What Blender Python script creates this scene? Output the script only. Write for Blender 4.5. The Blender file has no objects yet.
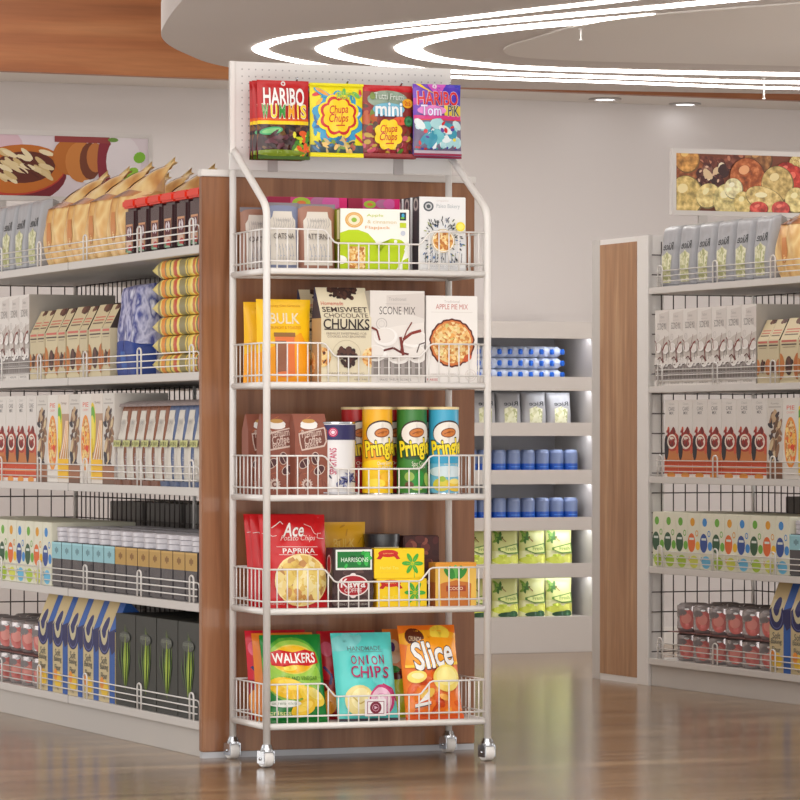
import bpy, bmesh, math, random
from mathutils import Vector, Matrix
random.seed(7)
C = bpy.context.scene.collection
PI = math.pi
CAM_H = .84; F = 3900.0

# ------------------------------------------------------------------ materials
def lin(c):
    out = []
    for v in c[:3]:
        v = v/255.0
        out.append(v/12.92 if v <= .04045 else ((v+.055)/1.055)**2.4)
    return (out[0], out[1], out[2], 1)
_m = {}
def M(c, rough=.55, metal=0.0, emit=0, coat=0.0):
    k = (tuple(c), rough, metal, emit, coat)
    if k in _m: return _m[k]
    m = bpy.data.materials.new('paint'); m.use_nodes = True
    b = m.node_tree.nodes['Principled BSDF']
    b.inputs['Base Color'].default_value = lin(c)
    b.inputs['Roughness'].default_value = rough
    b.inputs['Metallic'].default_value = metal
    b.inputs['Coat Weight'].default_value = coat
    if emit:
        b.inputs['Emission Color'].default_value = lin(c)
        b.inputs['Emission Strength'].default_value = emit
    _m[k] = m
    return m
def ramp(nt, stops):
    r = nt.nodes.new('ShaderNodeValToRGB')
    cr = r.color_ramp
    while len(cr.elements) < len(stops): cr.elements.new(.5)
    for e, (p, c) in zip(cr.elements, stops):
        e.position = p; e.color = lin(c)
    return r
def PM(name, cols, scale=60, rough=.5, kind='voronoi', stretch=(1, 1, 1), hard=True):
    """blotchy printed picture: cells or noise ramped through a list of colours"""
    if name in _m: return _m[name]
    m = bpy.data.materials.new(name); m.use_nodes = True; nt = m.node_tree
    b = nt.nodes['Principled BSDF']; b.inputs['Roughness'].default_value = rough
    tc = nt.nodes.new('ShaderNodeTexCoord'); mp = nt.nodes.new('ShaderNodeMapping')
    mp.inputs['Scale'].default_value = stretch
    nt.links.new(tc.outputs['Object'], mp.inputs['Vector'])
    if kind == 'voronoi':
        t = nt.nodes.new('ShaderNodeTexVoronoi'); t.inputs['Scale'].default_value = scale
        sep = nt.nodes.new('ShaderNodeSeparateColor')
        nt.links.new(t.outputs['Color'], sep.inputs[0]); out = sep.outputs[0]
    else:
        t = nt.nodes.new('ShaderNodeTexNoise'); t.inputs['Scale'].default_value = scale
        t.inputs['Detail'].default_value = 1 if stretch[1] == 0 else 3; out = t.outputs['Fac']
    nt.links.new(mp.outputs['Vector'], t.inputs['Vector'])
    n = len(cols)
    lo, hi = (0, 1) if kind == 'voronoi' else (.32, .68)
    st = [(lo+(hi-lo)*i/(n if kind == 'voronoi' else max(1, n-1)), c) for i, c in enumerate(cols)]
    r = ramp(nt, st)
    if kind == 'voronoi' and hard: r.color_ramp.interpolation = 'CONSTANT'
    nt.links.new(out, r.inputs['Fac']); nt.links.new(r.outputs['Color'], b.inputs['Base Color'])
    _m[name] = m
    return m
def wood_mat(name, c1, c2, c3, axis='Z', scale=1.0, rough=.35):
    m = bpy.data.materials.new(name); m.use_nodes = True; nt = m.node_tree
    b = nt.nodes['Principled BSDF']; b.inputs['Roughness'].default_value = rough
    b.inputs['Coat Weight'].default_value = .15
    tc = nt.nodes.new('ShaderNodeTexCoord'); mp = nt.nodes.new('ShaderNodeMapping')
    s = [14*scale]*3; s['XYZ'.index(axis)] = .9*scale
    mp.inputs['Scale'].default_value = s
    nt.links.new(tc.outputs['Object'], mp.inputs['Vector'])
    n = nt.nodes.new('ShaderNodeTexNoise'); n.inputs['Scale'].default_value = 1.2
    n.inputs['Detail'].default_value = 6; n.inputs['Distortion'].default_value = .6
    nt.links.new(mp.outputs['Vector'], n.inputs['Vector'])
    r = ramp(nt, [(.3, c1), (.5, c2), (.7, c3)])
    n2 = nt.nodes.new('ShaderNodeTexNoise'); n2.inputs['Scale'].default_value = 9; n2.inputs['Detail'].default_value = 4
    nt.links.new(mp.outputs['Vector'], n2.inputs['Vector'])
    mix = nt.nodes.new('ShaderNodeMix'); mix.data_type = 'RGBA'; mix.blend_type = 'MULTIPLY'
    mix.inputs[0].default_value = .35
    nt.links.new(n.outputs['Fac'], r.inputs['Fac'])
    nt.links.new(r.outputs['Color'], mix.inputs[6]); nt.links.new(n2.outputs['Fac'], mix.inputs[7])
    nt.links.new(mix.outputs[2], b.inputs['Base Color'])
    return m
def floor_mat():
    m = bpy.data.materials.new('plank_floor'); m.use_nodes = True; nt = m.node_tree
    b = nt.nodes['Principled BSDF']
    tc = nt.nodes.new('ShaderNodeTexCoord'); mp = nt.nodes.new('ShaderNodeMapping')
    mp.inputs['Rotation'].default_value = (0, 0, -math.radians(2))
    nt.links.new(tc.outputs['Object'], mp.inputs['Vector'])
    br = nt.nodes.new('ShaderNodeTexBrick')
    br.inputs['Scale'].default_value = 1; br.inputs['Brick Width'].default_value = 1.5
    br.inputs['Row Height'].default_value = .19; br.inputs['Mortar Size'].default_value = .0012
    br.inputs['Color1'].default_value = lin((174, 152, 126)); br.inputs['Color2'].default_value = lin((148, 124, 98))
    br.inputs['Mortar'].default_value = lin((124, 104, 84))
    nt.links.new(mp.outputs['Vector'], br.inputs['Vector'])
    mp2 = nt.nodes.new('ShaderNodeMapping'); mp2.inputs['Scale'].default_value = (.8, 9, 1)
    nt.links.new(mp.outputs['Vector'], mp2.inputs['Vector'])
    n = nt.nodes.new('ShaderNodeTexNoise'); n.inputs['Scale'].default_value = 1.3; n.inputs['Detail'].default_value = 7
    n.inputs['Distortion'].default_value = 1.2
    nt.links.new(mp2.outputs['Vector'], n.inputs['Vector'])
    r = ramp(nt, [(.34, (140, 120, 100)), (.5, (206, 190, 168)), (.66, (250, 240, 222))])
    nt.links.new(n.outputs['Fac'], r.inputs['Fac'])
    mix = nt.nodes.new('ShaderNodeMix'); mix.data_type = 'RGBA'; mix.blend_type = 'MULTIPLY'; mix.inputs[0].default_value = .8
    nt.links.new(br.outputs['Color'], mix.inputs[6]); nt.links.new(r.outputs['Color'], mix.inputs[7])
    nt.links.new(mix.outputs[2], b.inputs['Base Color'])
    b.inputs['Roughness'].default_value = .19
    b.inputs['Specular IOR Level'].default_value = .62
    bp = nt.nodes.new('ShaderNodeBump'); bp.inputs['Strength'].default_value = .05; bp.inputs['Distance'].default_value = .01
    nt.links.new(n.outputs['Fac'], bp.inputs['Height']); nt.links.new(bp.outputs['Normal'], b.inputs['Normal'])
    return m
def wall_mat(name, c, rough=.8):
    m = bpy.data.materials.new(name); m.use_nodes = True; nt = m.node_tree
    b = nt.nodes['Principled BSDF']; b.inputs['Roughness'].default_value = rough
    n = nt.nodes.new('ShaderNodeTexNoise'); n.inputs['Scale'].default_value = .6
    r = ramp(nt, [(.3, [max(0, x-5) for x in c]), (.7, [min(255, x+5) for x in c])])
    nt.links.new(n.outputs['Fac'], r.inputs['Fac']); nt.links.new(r.outputs['Color'], b.inputs['Base Color'])
    return m

# ------------------------------------------------------------------ mesh builder
class MB:
    def __init__(s):
        s.v = []; s.f = []; s.fm = []; s.mats = []; s.sm = []
    def mi(s, m):
        if m not in s.mats: s.mats.append(m)
        return s.mats.index(m)
    def add(s, vs, fs, m, smooth=False):
        o = len(s.v); s.v += [tuple(p) for p in vs]; i = s.mi(m)
        for f in fs:
            s.f.append([o+k for k in f]); s.fm.append(i); s.sm.append(smooth)
    def box(s, x0, x1, y0, y1, z0, z1, m, bev=0):
        if bev:
            b = bmesh.new(); bmesh.ops.create_cube(b, size=1)
            for v in b.verts:
                v.co = Vector(((x0+x1)/2+v.co.x*(x1-x0), (y0+y1)/2+v.co.y*(y1-y0), (z0+z1)/2+v.co.z*(z1-z0)))
            bmesh.ops.bevel(b, geom=b.edges[:], offset=bev, segments=2, affect='EDGES')
            s.bm(b, m, False); return
        vs = [(x, y, z) for z in (z0, z1) for y in (y0, y1) for x in (x0, x1)]
        s.add(vs, [(0, 2, 3, 1), (4, 5, 7, 6), (0, 1, 5, 4), (2, 6, 7, 3), (0, 4, 6, 2), (1, 3, 7, 5)], m)
    def bm(s, b, m, smooth=False):
        b.verts.index_update()
        s.add([v.co[:] for v in b.verts], [[v.index for v in f.verts] for f in b.faces], m, smooth); b.free()
    def tube(s, pts, r, m, n=8, closed=False):
        pts = [Vector(p) for p in pts]; N = len(pts); rings = []
        up = None
        for i, p in enumerate(pts):
            a = pts[i-1] if (i > 0 or closed) else p
            c = pts[(i+1) % N] if (i < N-1 or closed) else p
            d = (c-a).normalized()
            if up is None:
                up = Vector((0, 0, 1)) if abs(d.z) < .9 else Vector((0, 1, 0))
            sd = d.cross(up).normalized(); up = sd.cross(d).normalized()
            rings.append([p+(sd*math.cos(2*PI*k/n)+up*math.sin(2*PI*k/n))*r for k in range(n)])
        vs = [q for rg in rings for q in rg]; fs = []
        for i in range(N-1 if not closed else N):
            j = (i+1) % N
            for k in range(n):
                fs.append((i*n+k, i*n+(k+1) % n, j*n+(k+1) % n, j*n+k))
        if not closed:
            fs.append(tuple(range(n))[::-1]); fs.append(tuple((N-1)*n+k for k in range(n)))
        s.add(vs, fs, m, True)
    def lathe(s, prof, m, n=28, cx=0, cy=0, mats=None):
        for i in range(len(prof)-1):
            (r0, z0), (r1, z1) = prof[i], prof[i+1]
            mm = mats[i] if mats else m
            vs = []
            for k in range(n):
                a = 2*PI*k/n; vs.append((cx+r0*math.cos(a), cy+r0*math.sin(a), z0))
            for k in range(n):
                a = 2*PI*k/n; vs.append((cx+r1*math.cos(a), cy+r1*math.sin(a), z1))
            s.add(vs, [(k, (k+1) % n, n+(k+1) % n, n+k) for k in range(n)], mm, True)
    def grid(s, fn, nu, nv, m, flip=False):
        vs = [fn(i/nu, j/nv) for j in range(nv+1) for i in range(nu+1)]
        fs = []
        for j in range(nv):
            for i in range(nu):
                a = j*(nu+1)+i
                f = (a, a+1, a+nu+2, a+nu+1)
                fs.append(f[::-1] if flip else f)
        s.add(vs, fs, m, True)
    def mesh(s, name):
        me = bpy.data.meshes.new(name)
        me.from_pydata(s.v, [], s.f)
        for m in s.mats: me.materials.append(m)
        me.polygons.foreach_set('material_index', s.fm)
        me.polygons.foreach_set('use_smooth', s.sm)
        me.update()
        return me
    def build(s, name, parent=None):
        o = bpy.data.objects.new(name, s.mesh(name)); C.objects.link(o)
        if parent: o.parent = parent
        return o

def tag(o, label=None, cat=None, group=None, kind=None):
    if label: o['label'] = label
    if cat: o['category'] = cat
    if group: o['group'] = group
    if kind: o['kind'] = kind
    return o
def empty(name, loc=(0, 0, 0), rz=0):
    o = bpy.data.objects.new(name, None); C.objects.link(o); o.location = loc; o.rotation_euler = (0, 0, rz)
    o.empty_display_size = .05
    return o
def clone(o, parent=None):
    c = o.copy(); C.objects.link(c)
    if parent: c.parent = parent
    for k in list(o.children): clone(k, c)
    return c

# ------------------------------------------------------------------ printing on surfaces
_tx = {}
def text_polys(body, off, shear=0):
    k = (body, off, shear)
    if k in _tx: return _tx[k]
    cu = bpy.data.curves.new('t', 'FONT'); cu.body = body; cu.offset = off; cu.resolution_u = 3; cu.shear = shear
    ob = bpy.data.objects.new('t', cu); C.objects.link(ob)
    dg = bpy.context.evaluated_depsgraph_get(); dg.update()
    me = ob.evaluated_get(dg).to_mesh()
    vs = [(v.co.x, v.co.y) for v in me.vertices]; fs = [list(p.vertices) for p in me.polygons]
    ob.evaluated_get(dg).to_mesh_clear()
    bpy.data.objects.remove(ob); bpy.data.curves.remove(cu)
    if not vs: vs = [(0, 0), (1, 0), (1, 1)]; fs = []
    x0 = min(v[0] for v in vs); x1 = max(v[0] for v in vs); y0 = min(v[1] for v in vs); y1 = max(v[1] for v in vs)
    vs = [((x-x0)/(x1-x0)-.5, (y-y0)/(y1-y0)-.5) for x, y in vs]
    _tx[k] = (vs, fs)
    return _tx[k]
class P:
    """prints flat shapes in (0..1,0..1) onto a surface fn(a,b,h)"""
    def __init__(s, mb, fn, w, h, cuts=None, step=.00009, flip=False):
        s.mb = mb; s.fn = fn; s.w = w; s.hh = h; s.cuts = cuts; s.step = step; s.k = 1; s.flip = flip; s.rough = .5; s.inc = 1
    def put(s, vs, fs, m, bump=True, tri=False):
        if not isinstance(m, bpy.types.Material): m = M(m, s.rough)
        if vs and (min(v[0] for v in vs) < 0 or max(v[0] for v in vs) > 1 or min(v[1] for v in vs) < 0 or max(v[1] for v in vs) > 1):
            b = bmesh.new(); bv = [b.verts.new((x, y, 0)) for x, y in vs]
            for f in fs:
                try: b.faces.new([bv[i] for i in f])
                except Exception: pass
            for co_, no_ in (((0, 0, 0), (-1, 0, 0)), ((1, 0, 0), (1, 0, 0)), ((0, 0, 0), (0, -1, 0)), ((0, 1, 0), (0, 1, 0))):
                bmesh.ops.bisect_plane(b, geom=b.verts[:]+b.edges[:]+b.faces[:], plane_co=co_, plane_no=no_, clear_outer=True)
            b.verts.index_update()
            vs = [(min(1, max(0, v.co.x)), min(1, max(0, v.co.y))) for v in b.verts]; fs = [[v.index for v in f.verts] for f in b.faces]; b.free()
            if not fs: return
        if s.cuts:
            b = bmesh.new(); bv = [b.verts.new((x, y, 0)) for x, y in vs]
            for f in fs:
                try: b.faces.new([bv[i] for i in f])
                except Exception: pass
            x0 = min(v[0] for v in vs); x1 = max(v[0] for v in vs); y0 = min(v[1] for v in vs); y1 = max(v[1] for v in vs)
            nu, nv = s.cuts
            for i in range(-1, nu+2):
                if x0 < i/nu < x1:
                    bmesh.ops.bisect_plane(b, geom=b.verts[:]+b.edges[:]+b.faces[:], plane_co=(i/nu, 0, 0), plane_no=(1, 0, 0))
            for i in range(-1, nv+2):
                if y0 < i/nv < y1:
                    bmesh.ops.bisect_plane(b, geom=b.verts[:]+b.edges[:]+b.faces[:], plane_co=(0, i/nv, 0), plane_no=(0, 1, 0))
            bmesh.ops.triangulate(b, faces=b.faces[:])
            b.verts.index_update()
            vs = [(v.co.x, v.co.y) for v in b.verts]; fs = [[v.index for v in f.verts] for f in b.faces]; b.free()
        h = s.step*s.k
        s.mb.add([s.fn(x, y, h) for x, y in vs], fs, m, bool(s.cuts))
        if bump: s.k += s.inc
    def rect(s, x0, y0, x1, y1, m): s.put([(x0, y0), (x1, y0), (x1, y1), (x0, y1)], [(0, 1, 2, 3)], m)
    def poly(s, pts, m):
        n = len(pts); cx = sum(p[0] for p in pts)/n; cy = sum(p[1] for p in pts)/n
        s.put(list(pts)+[(cx, cy)], [(i, (i+1) % n, n) for i in range(n)], m)
    def ell(s, cx, cy, rx, ry, m, n=20, rot=0, a0=0, a1=2*PI):
        # rx, ry in fractions of the width
        k = s.w/s.hh; pts = []
        for i in range(n):
            a = a0+(a1-a0)*i/(n if a1-a0 > 6.2 else n-1); x = rx*math.cos(a); y = ry*math.sin(a)
            pts.append((cx+x*math.cos(rot)-y*math.sin(rot), cy+(x*math.sin(rot)+y*math.cos(rot))*k))
        s.poly(pts, m)
    def ring(s, cx, cy, r0, r1, m, n=24, ry=1.0, a0=0, a1=2*PI):
        k = s.w/s.hh*ry; vs = []; N = n if a1-a0 > 6.2 else n+1
        for i in range(N):
            a = a0+(a1-a0)*i/n; c, q = math.cos(a), math.sin(a)
            vs += [(cx+r0*c, cy+r0*q*k), (cx+r1*c, cy+r1*q*k)]
        s.put(vs, [(2*i, 2*i+1, (2*i+3) % (2*N), (2*i+2) % (2*N)) for i in range(n)], m)
    def star(s, cx, cy, r, r2, n, m, rot=0):
        k = s.w/s.hh; pts = []
        for i in range(2*n):
            a = rot+PI*i/n; q = r if i % 2 == 0 else r2
            pts.append((cx+q*math.cos(a), cy+q*math.sin(a)*k))
        s.poly(pts, m)
    def flower(s, cx, cy, r, m, n=8, amp=.1):
        k = s.w/s.hh; pts = []
        for i in range(48):
            a = 2*PI*i/48; q = r*(1+amp*abs(math.sin(n*a/2))-amp/2)
            pts.append((cx+q*math.cos(a), cy+q*math.sin(a)*k))
        s.poly(pts, m)
    def line(s, pts, wd, m):
        k = s.w/s.hh
        for (x0, y0), (x1, y1) in zip(pts, pts[1:]):
            dx = x1-x0; dy = (y1-y0)/k; L = math.hypot(dx, dy) or 1e-6
            nx, ny = -dy/L*wd/2, dx/L*wd/2*k
            s.put([(x0+nx, y0+ny), (x1+nx, y1+ny), (x1-nx, y1-ny), (x0-nx, y0-ny)], [(0, 1, 2, 3)], m, False)
        s.k += 1
    def text(s, t, cx, cy, w, h, m, off=.02, rot=0, mirror=False, shear=0, arch=0):
        vs, fs = text_polys(t, round(off*.45, 4), shear); k = s.w/s.hh; o = []
        for x, y in vs:
            if mirror: x = -x
            X = x*w; Y = (y*h-arch*(x*2)**2)/k
            o.append((cx+X*math.cos(rot)-Y*math.sin(rot), cy+(X*math.sin(rot)+Y*math.cos(rot))*k))
        s.put(o, fs, m)
    def otext(s, t, cx, cy, w, h, m, om, off=.02, ow=.05, **kw):
        s.text(t, cx, cy, w*(1+ow*.6), h*(1+ow*1.6), om, off+ow, **kw); s.text(t, cx, cy, w, h, m, off, **kw)
    def scatter(s, x0, y0, x1, y1, n, rx, ry, cols, seed=1, rot=True):
        rd = random.Random(seed); s.inc = .12
        for i in range(n):
            s.ell(rd.uniform(x0, x1), rd.uniform(y0, y1), rx*rd.uniform(.6, 1.2), ry*rd.uniform(.6, 1.2), rd.choice(cols), 9, rd.uniform(0, PI) if rot else 0)
        s.inc = 1; s.k += 1

# ------------------------------------------------------------------ packages (origin: bottom centre, front at -y)
def carton(w, d, h, body, front=None, left=None, right=None, top=None, bev=.0015):
    mb = MB(); mb.box(-w/2, w/2, -d/2, d/2, 0, h, body if isinstance(body, bpy.types.Material) else M(body), bev)
    if front: front(P(mb, lambda a, b, q: ((a-.5)*w, -d/2-q, b*h), w, h))
    if left: left(P(mb, lambda a, b, q: (-w/2-q, (.5-a)*d, b*h), d, h))
    if right: right(P(mb, lambda a, b, q: (w/2+q, (a-.5)*d, b*h), d, h))
    if top: top(P(mb, lambda a, b, q: ((a-.5)*w, (b-.5)*d, h+q), w, d))
    return mb
def gable(w, d, h, hs, body, front=None, left=None, dy=None, side=None, topfront=None):
    """carton whose front leans back above hs up to a ridge"""
    mb = MB(); dy = d/2 if dy is None else dy; bm_ = M(body)
    y0, y1 = -d/2, d/2; yr = y0+dy; rt = .006
    vs = []
    for x in (-w/2, w/2): vs += [(x, y0, 0), (x, y1, 0), (x, y1, hs), (x, yr+rt, h), (x, yr, h), (x, y0, hs)]
    sm_ = M(side) if side else bm_
    mb.add(vs, [(0, 1, 7, 6)[::-1], (1, 2, 8, 7)[::-1], (2, 3, 9, 8)[::-1], (3, 4, 10, 9)[::-1], (4, 5, 11, 10)[::-1], (5, 0, 6, 11)[::-1]], bm_)
    mb.add(vs, [(0, 1, 2, 5)[::-1], (6, 7, 8, 11)], bm_)
    mb.add(vs, [(5, 2, 3, 4)[::-1], (11, 8, 9, 10)], sm_)
    L = math.hypot(dy, h-hs); H = hs+L; nz = dy/L; ny = -(h-hs)/L
    def fn(a, b, q):
        z = b*H
        if z <= hs: return ((a-.5)*w, y0-q, z)
        k = (z-hs)/L
        return ((a-.5)*w, y0+dy*k+ny*q, hs+(h-hs)*k+nz*q)
    if front:
        n = 24
        p = P(mb, fn, w, H, (1, 1)); p.cuts = None
        orig = p.put
        def put(vs, fs, m, bump=True, tri=False):
            b = bmesh.new(); bv = [b.verts.new((x, y, 0)) for x, y in vs]
            for f in fs:
                try: b.faces.new([bv[i] for i in f])
                except Exception: pass
            bmesh.ops.bisect_plane(b, geom=b.verts[:]+b.edges[:]+b.faces[:], plane_co=(0, hs/H, 0), plane_no=(0, 1, 0))
            b.verts.index_update()
            v2 = [(v.co.x, v.co.y) for v in b.verts]; f2 = [[v.index for v in f.verts] for f in b.faces]; b.free()
            orig(v2, f2, m, bump)
        p.put = put
        front(p)
    if left: left(P(mb, lambda a, b, q: (-w/2-q, (.5-a)*d, b*hs), d, hs))
    return mb
def bag(w, h, t, body, front=None, seal=.05, pinch=.05, wr=1.0, seed=0, lean=0, back=None, cuts=(10, 14)):
    mb = MB(); bm_ = body if isinstance(body, bpy.types.Material) else M(body, .3)
    def prof(a, b):
        a = min(1, max(0, a)); b = min(1, max(0, b))
        bb = (b-seal)/(1-2*seal); bb = min(1, max(0, bb))
        e = max(0, 1-abs(2*a-1)**2.2)**.65
        c = max(0, math.sin(PI*bb))**.45 if 0 < bb < 1 else 0
        wv = .09*math.sin(a*23+seed)*math.sin(b*9+seed*2)+.09*math.sin(a*9-b*14+seed)+.05*math.sin(a*17+b*31+seed*3)
        edge = .10*math.sin(a*34+seed)*(math.exp(-(bb/.1)**2)+math.exp(-((1-bb)/.1)**2))*(1 if 0 < bb < 1 else 0)
        return e*c*(1+wr*wv*.9)+wr*edge*.6+.02
    def pos(a, b, q, sg):
        x = (a-.5)*w*(1-pinch*max(0, math.sin(PI*min(1, max(0, b))))**.8); z = b*h
        y = sg*(t/2*prof(a, b)+q)
        y += math.tan(lean)*z
        return (x, y, z)
    mb.grid(lambda a, b: pos(a, b, 0, -1), 20, 28, bm_)
    mb.grid(lambda a, b: pos(a, b, 0, 1), 20, 28, back or bm_, True)
    if front:
        p = P(mb, lambda a, b, q: pos(a, b, q+.0006, -1), w, h, (20, 28), .00035); p.rough = .27; front(p)
    return mb
def pouch(w, h, t, body, front=None, topz=.06, wr=1.0, seed=0, lean=0, tip=0.0, side=None, ex=.55):
    """stand-up bag, thick at the base, pressed flat at the top"""
    mb = MB(); bm_ = body if isinstance(body, bpy.types.Material) else M(body, .35)
    def th(b):
        b = min(1, max(0, b))
        return t*max(0, 1-b/(1-topz))**ex*(.86+.14*math.sin(PI*min(1, b*1.3)))+.003
    def pos(a, b, q, sg):
        bb = th(b)/2
        e = (max(0, 1-abs(2*a-1)**(3.5 if ex > .3 else 9)))**.5
        wv = 1+wr*(.05*math.sin(a*19+b*6+seed)+.05*math.sin(b*17-a*5+seed))
        return ((a-.5)*w*(1-.03*math.sin(PI*b)), sg*(bb*e*wv+q)+math.tan(lean)*b*h, b*h)
    mb.grid(lambda a, b: pos(a, b, 0, -1), 20, 24, bm_)
    mb.grid(lambda a, b: pos(a, b, 0, 1), 20, 24, side or bm_, True)
    vs = [pos(i/20, 0, 0, -1) for i in range(21)]+[pos(1-i/20, 0, 0, 1) for i in range(1, 20)]
    mb.add(vs, [list(range(len(vs)))[::-1]], bm_)
    if front: front(P(mb, lambda a, b, q: pos(a, b, q+.0006, -1), w, h, (20, 24), .0004))
    return mb
def can(r, h, prof, paint=None, z0=0, zh=None, n=32, arc=PI):
    """round tin: prof = list of (r, z, material); paint covers the front half between z0 and z0+zh"""
    mb = MB()
    mb.lathe([(a, b) for a, b, _ in prof], None, n, mats=[m for _, _, m in prof])
    if paint:
        zh = zh or h; W = r*arc
        def fn(a, b, q):
            an = -PI/2+(a-.5)*arc
            return ((r+q+.0012)*math.cos(an), (r+q+.0012)*math.sin(an), z0+b*zh)
        paint(P(mb, fn, W, zh, (16, 1), .00015))
    return mb
# ------------------------------------------------------------------ shared materials
WHITE = M((232, 228, 224), .38, 0, 0, .2)
SHELFW = M((214, 209, 204), .4)
GREYM = M((150, 146, 144), .5)
DARKWIRE = M((88, 80, 78), .5, .3)
CHROME = M((196, 198, 202), .18, 1.0)
WOODV = wood_mat('oak_vertical', (128, 82, 54), (160, 108, 74), (186, 134, 96), 'Z', 1.0, .33)
WOODB = wood_mat('oak_honey', (164, 116, 78), (186, 138, 98), (206, 162, 120), 'Z', 1.4, .4)
WOODH = wood_mat('oak_fascia', (150, 88, 48), (178, 108, 62), (202, 136, 86), 'X', .6, .5)
WALL = wall_mat('plaster_wall', (209, 202, 199))
CEIL = wall_mat('ceiling_white', (222, 216, 212))
ISLAND = wall_mat('island_underside', (214, 206, 201))
LED = M((255, 252, 248), .5, 0, 9)
LED2 = M((250, 252, 255), .5, 0, 6.0)
CHIPS = PM('potato_chips', [(246, 224, 150), (232, 200, 110), (250, 234, 178), (222, 182, 96), (240, 214, 130), (196, 142, 84)], 60)
COOKIE = PM('oat_crumble', [(236, 190, 118), (216, 150, 78), (244, 214, 160), (200, 128, 62), (232, 204, 140)], 150)
GRANOLA = PM('granola', [(226, 170, 90), (240, 206, 140), (196, 124, 60), (250, 226, 170)], 160)
CHOC = PM('chocolate', [(60, 34, 26), (44, 24, 20), (88, 54, 42), (34, 18, 16)], 160)
GUMMY = PM('gummies', [(60, 34, 34), (96, 60, 44), (40, 26, 30), (80, 44, 52), (118, 84, 48)], 60, .15)
FRUITPINK = PM('beet', [(150, 20, 80), (190, 40, 110), (110, 16, 60), (206, 90, 140)], 40)
SPECK = PM('blue_speckle', [(66, 74, 150), (196, 196, 224), (40, 50, 130), (220, 220, 236)], 26, .35, 'noise', (1, 1, .55))
LINEART = (150, 150, 156)

# ------------------------------------------------------------------ product prints
def p_oat(body, word):
    def f(p):
        cream = (218, 211, 200)
        p.poly([(.12, .06), (.88, .06), (.88, .74), (.80, .80), (.78, .88), (.24, .88), (.20, .80), (.12, .74)], cream)
        rd = random.Random(3)
        for i in range(9):
            x = .2+.07*i; p.line([(x, .60+.02*(i % 3)), (x+.05, .68+.03*(i % 2)), (x+.03, .78)], .012, (176, 172, 170))
        p.text('THE SIMPLE', .5, .74, .40, .035, (170, 166, 164), 0)
        p.text(word, .5, .50, .62, .085, (104, 96, 92), .02)
        p.rect(.26, .445, .74, .45, (190, 186, 182))
        for i in range(6):
            x = .26+.09*i
            p.line([(x, .12), (x+.02, .25), (x-.02, .38)], .012, (160, 160, 168))
            p.ell(x, .3+.03*(i % 2), .03, .016, (184, 186, 194), 8, .7); p.ell(x+.03, .2, .028, .014, (176, 178, 190), 8, -.6)
    return f
def p_flap(p):
    green = (186, 212, 0)
    p.poly([(0, 0), (1, 0), (1, .14), (.86, .50), (.74, .52), (.66, .42), (.58, .30), (.50, .48), (.40, .60), (.26, .655), (.12, .65), (0, .60)], green)
    p.poly([(.80, 0), (1, 0), (1, .42), (.93, .30), (.88, .12)], (250, 250, 244))
    p.ell(.83, .40, .11, .09, green, 18); p.ell(.8, .47, .025, .025, (250, 250, 244), 12)
    p.ell(.0, .16, .10, .06, (250, 250, 244), 16)
    p.poly([(.90, .0), (1, 0), (1, .22), (.9, .16)], green)
    p.ell(.20, .815, .13, .105, (226, 176, 96), 28); p.ell(.20, .815, .085, .068, (244, 232, 200), 20); p.ell(.2, .815, .04, .032, (150, 190, 60), 12)
    p.ring(.2, .815, .102, .106, (250, 236, 200), 24, .8)
    p.text('Apple', .50, .89, .24, .055, (196, 212, 60), .0)
    p.text('& cinnamon', .60, .79, .42, .055, (220, 200, 150), 0)
    p.text('Flapjack', .54, .69, .36, .06, (226, 160, 90), 0)
    p.rect(.86, .82, .95, .95, (20, 40, 60)); p.ell(.905, .9, .022, .03, (70, 170, 210), 10); p.ell(.90, .86, .03, .014, (120, 190, 60), 10)
    p.rect(.86, .70, .95, .78, (200, 216, 40)); p.ell(.905, .61, .035, .035, (200, 206, 220), 10)
    p.rect(.12, .02, .36, .38, GRANOLA)
    p.line([(.12, .02), (.12, .38)], .006, (214, 150, 80))
def p_cereal(p):
    rd = random.Random(5)
    p.ell(.20, .87, .11, .10, (84, 90, 96), 20); p.ell(.20, .87, .075, .068, (200, 202, 204), 18); p.ell(.20, .87, .045, .04, (84, 90, 96), 14)
    p.text('Paleo Bakery', .62, .87, .50, .07, (176, 184, 188), 0)
    p.text('organic', .5, .945, .26, .03, (214, 204, 200), 0)
    for i in range(120):
        a = rd.uniform(0, 2*PI); r = rd.uniform(.27, .50)
        x = .48+r*math.cos(a); y = .40+.70*r*math.sin(a)
        if .04 < x < .95 and .1 < y < .73:
            p.ell(x, y, .034, .011, rd.choice([(50, 54, 60), (70, 74, 84), (60, 110, 170), (40, 44, 48), (120, 124, 130), (60, 80, 120), (150, 160, 60)]), 8, a+rd.uniform(-.5, .5))
    for i in range(12):
        x = .1+.07*i; p.line([(x, .10), (x+.01, .24)], .012, (70, 72, 78))
    p.ell(.48, .405, .245, .235, (250, 248, 240), 28); p.ell(.48, .405, .215, .205, GRANOLA, 26)
    p.ring(.48, .405, .235, .245, (206, 176, 110), 28, .96)
    p.ell(.85, .60, .10, .095, (246, 224, 60), 20); p.ell(.85, .60, .07, .066, (252, 238, 110), 16)
    p.rect(.02, .03, .98, .035, (200, 200, 204)); p.text('GRAIN FREE GRANOLA', .5, .06, .6, .03, (186, 186, 190), 0)
def p_side_dark(p):
    p.ell(.5, .90, .34, .34, (190, 186, 180), 16); p.ell(.5, .90, .2, .2, (70, 72, 74), 12)
    p.rect(.3, .1, .7, .7, (76, 82, 84))
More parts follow.
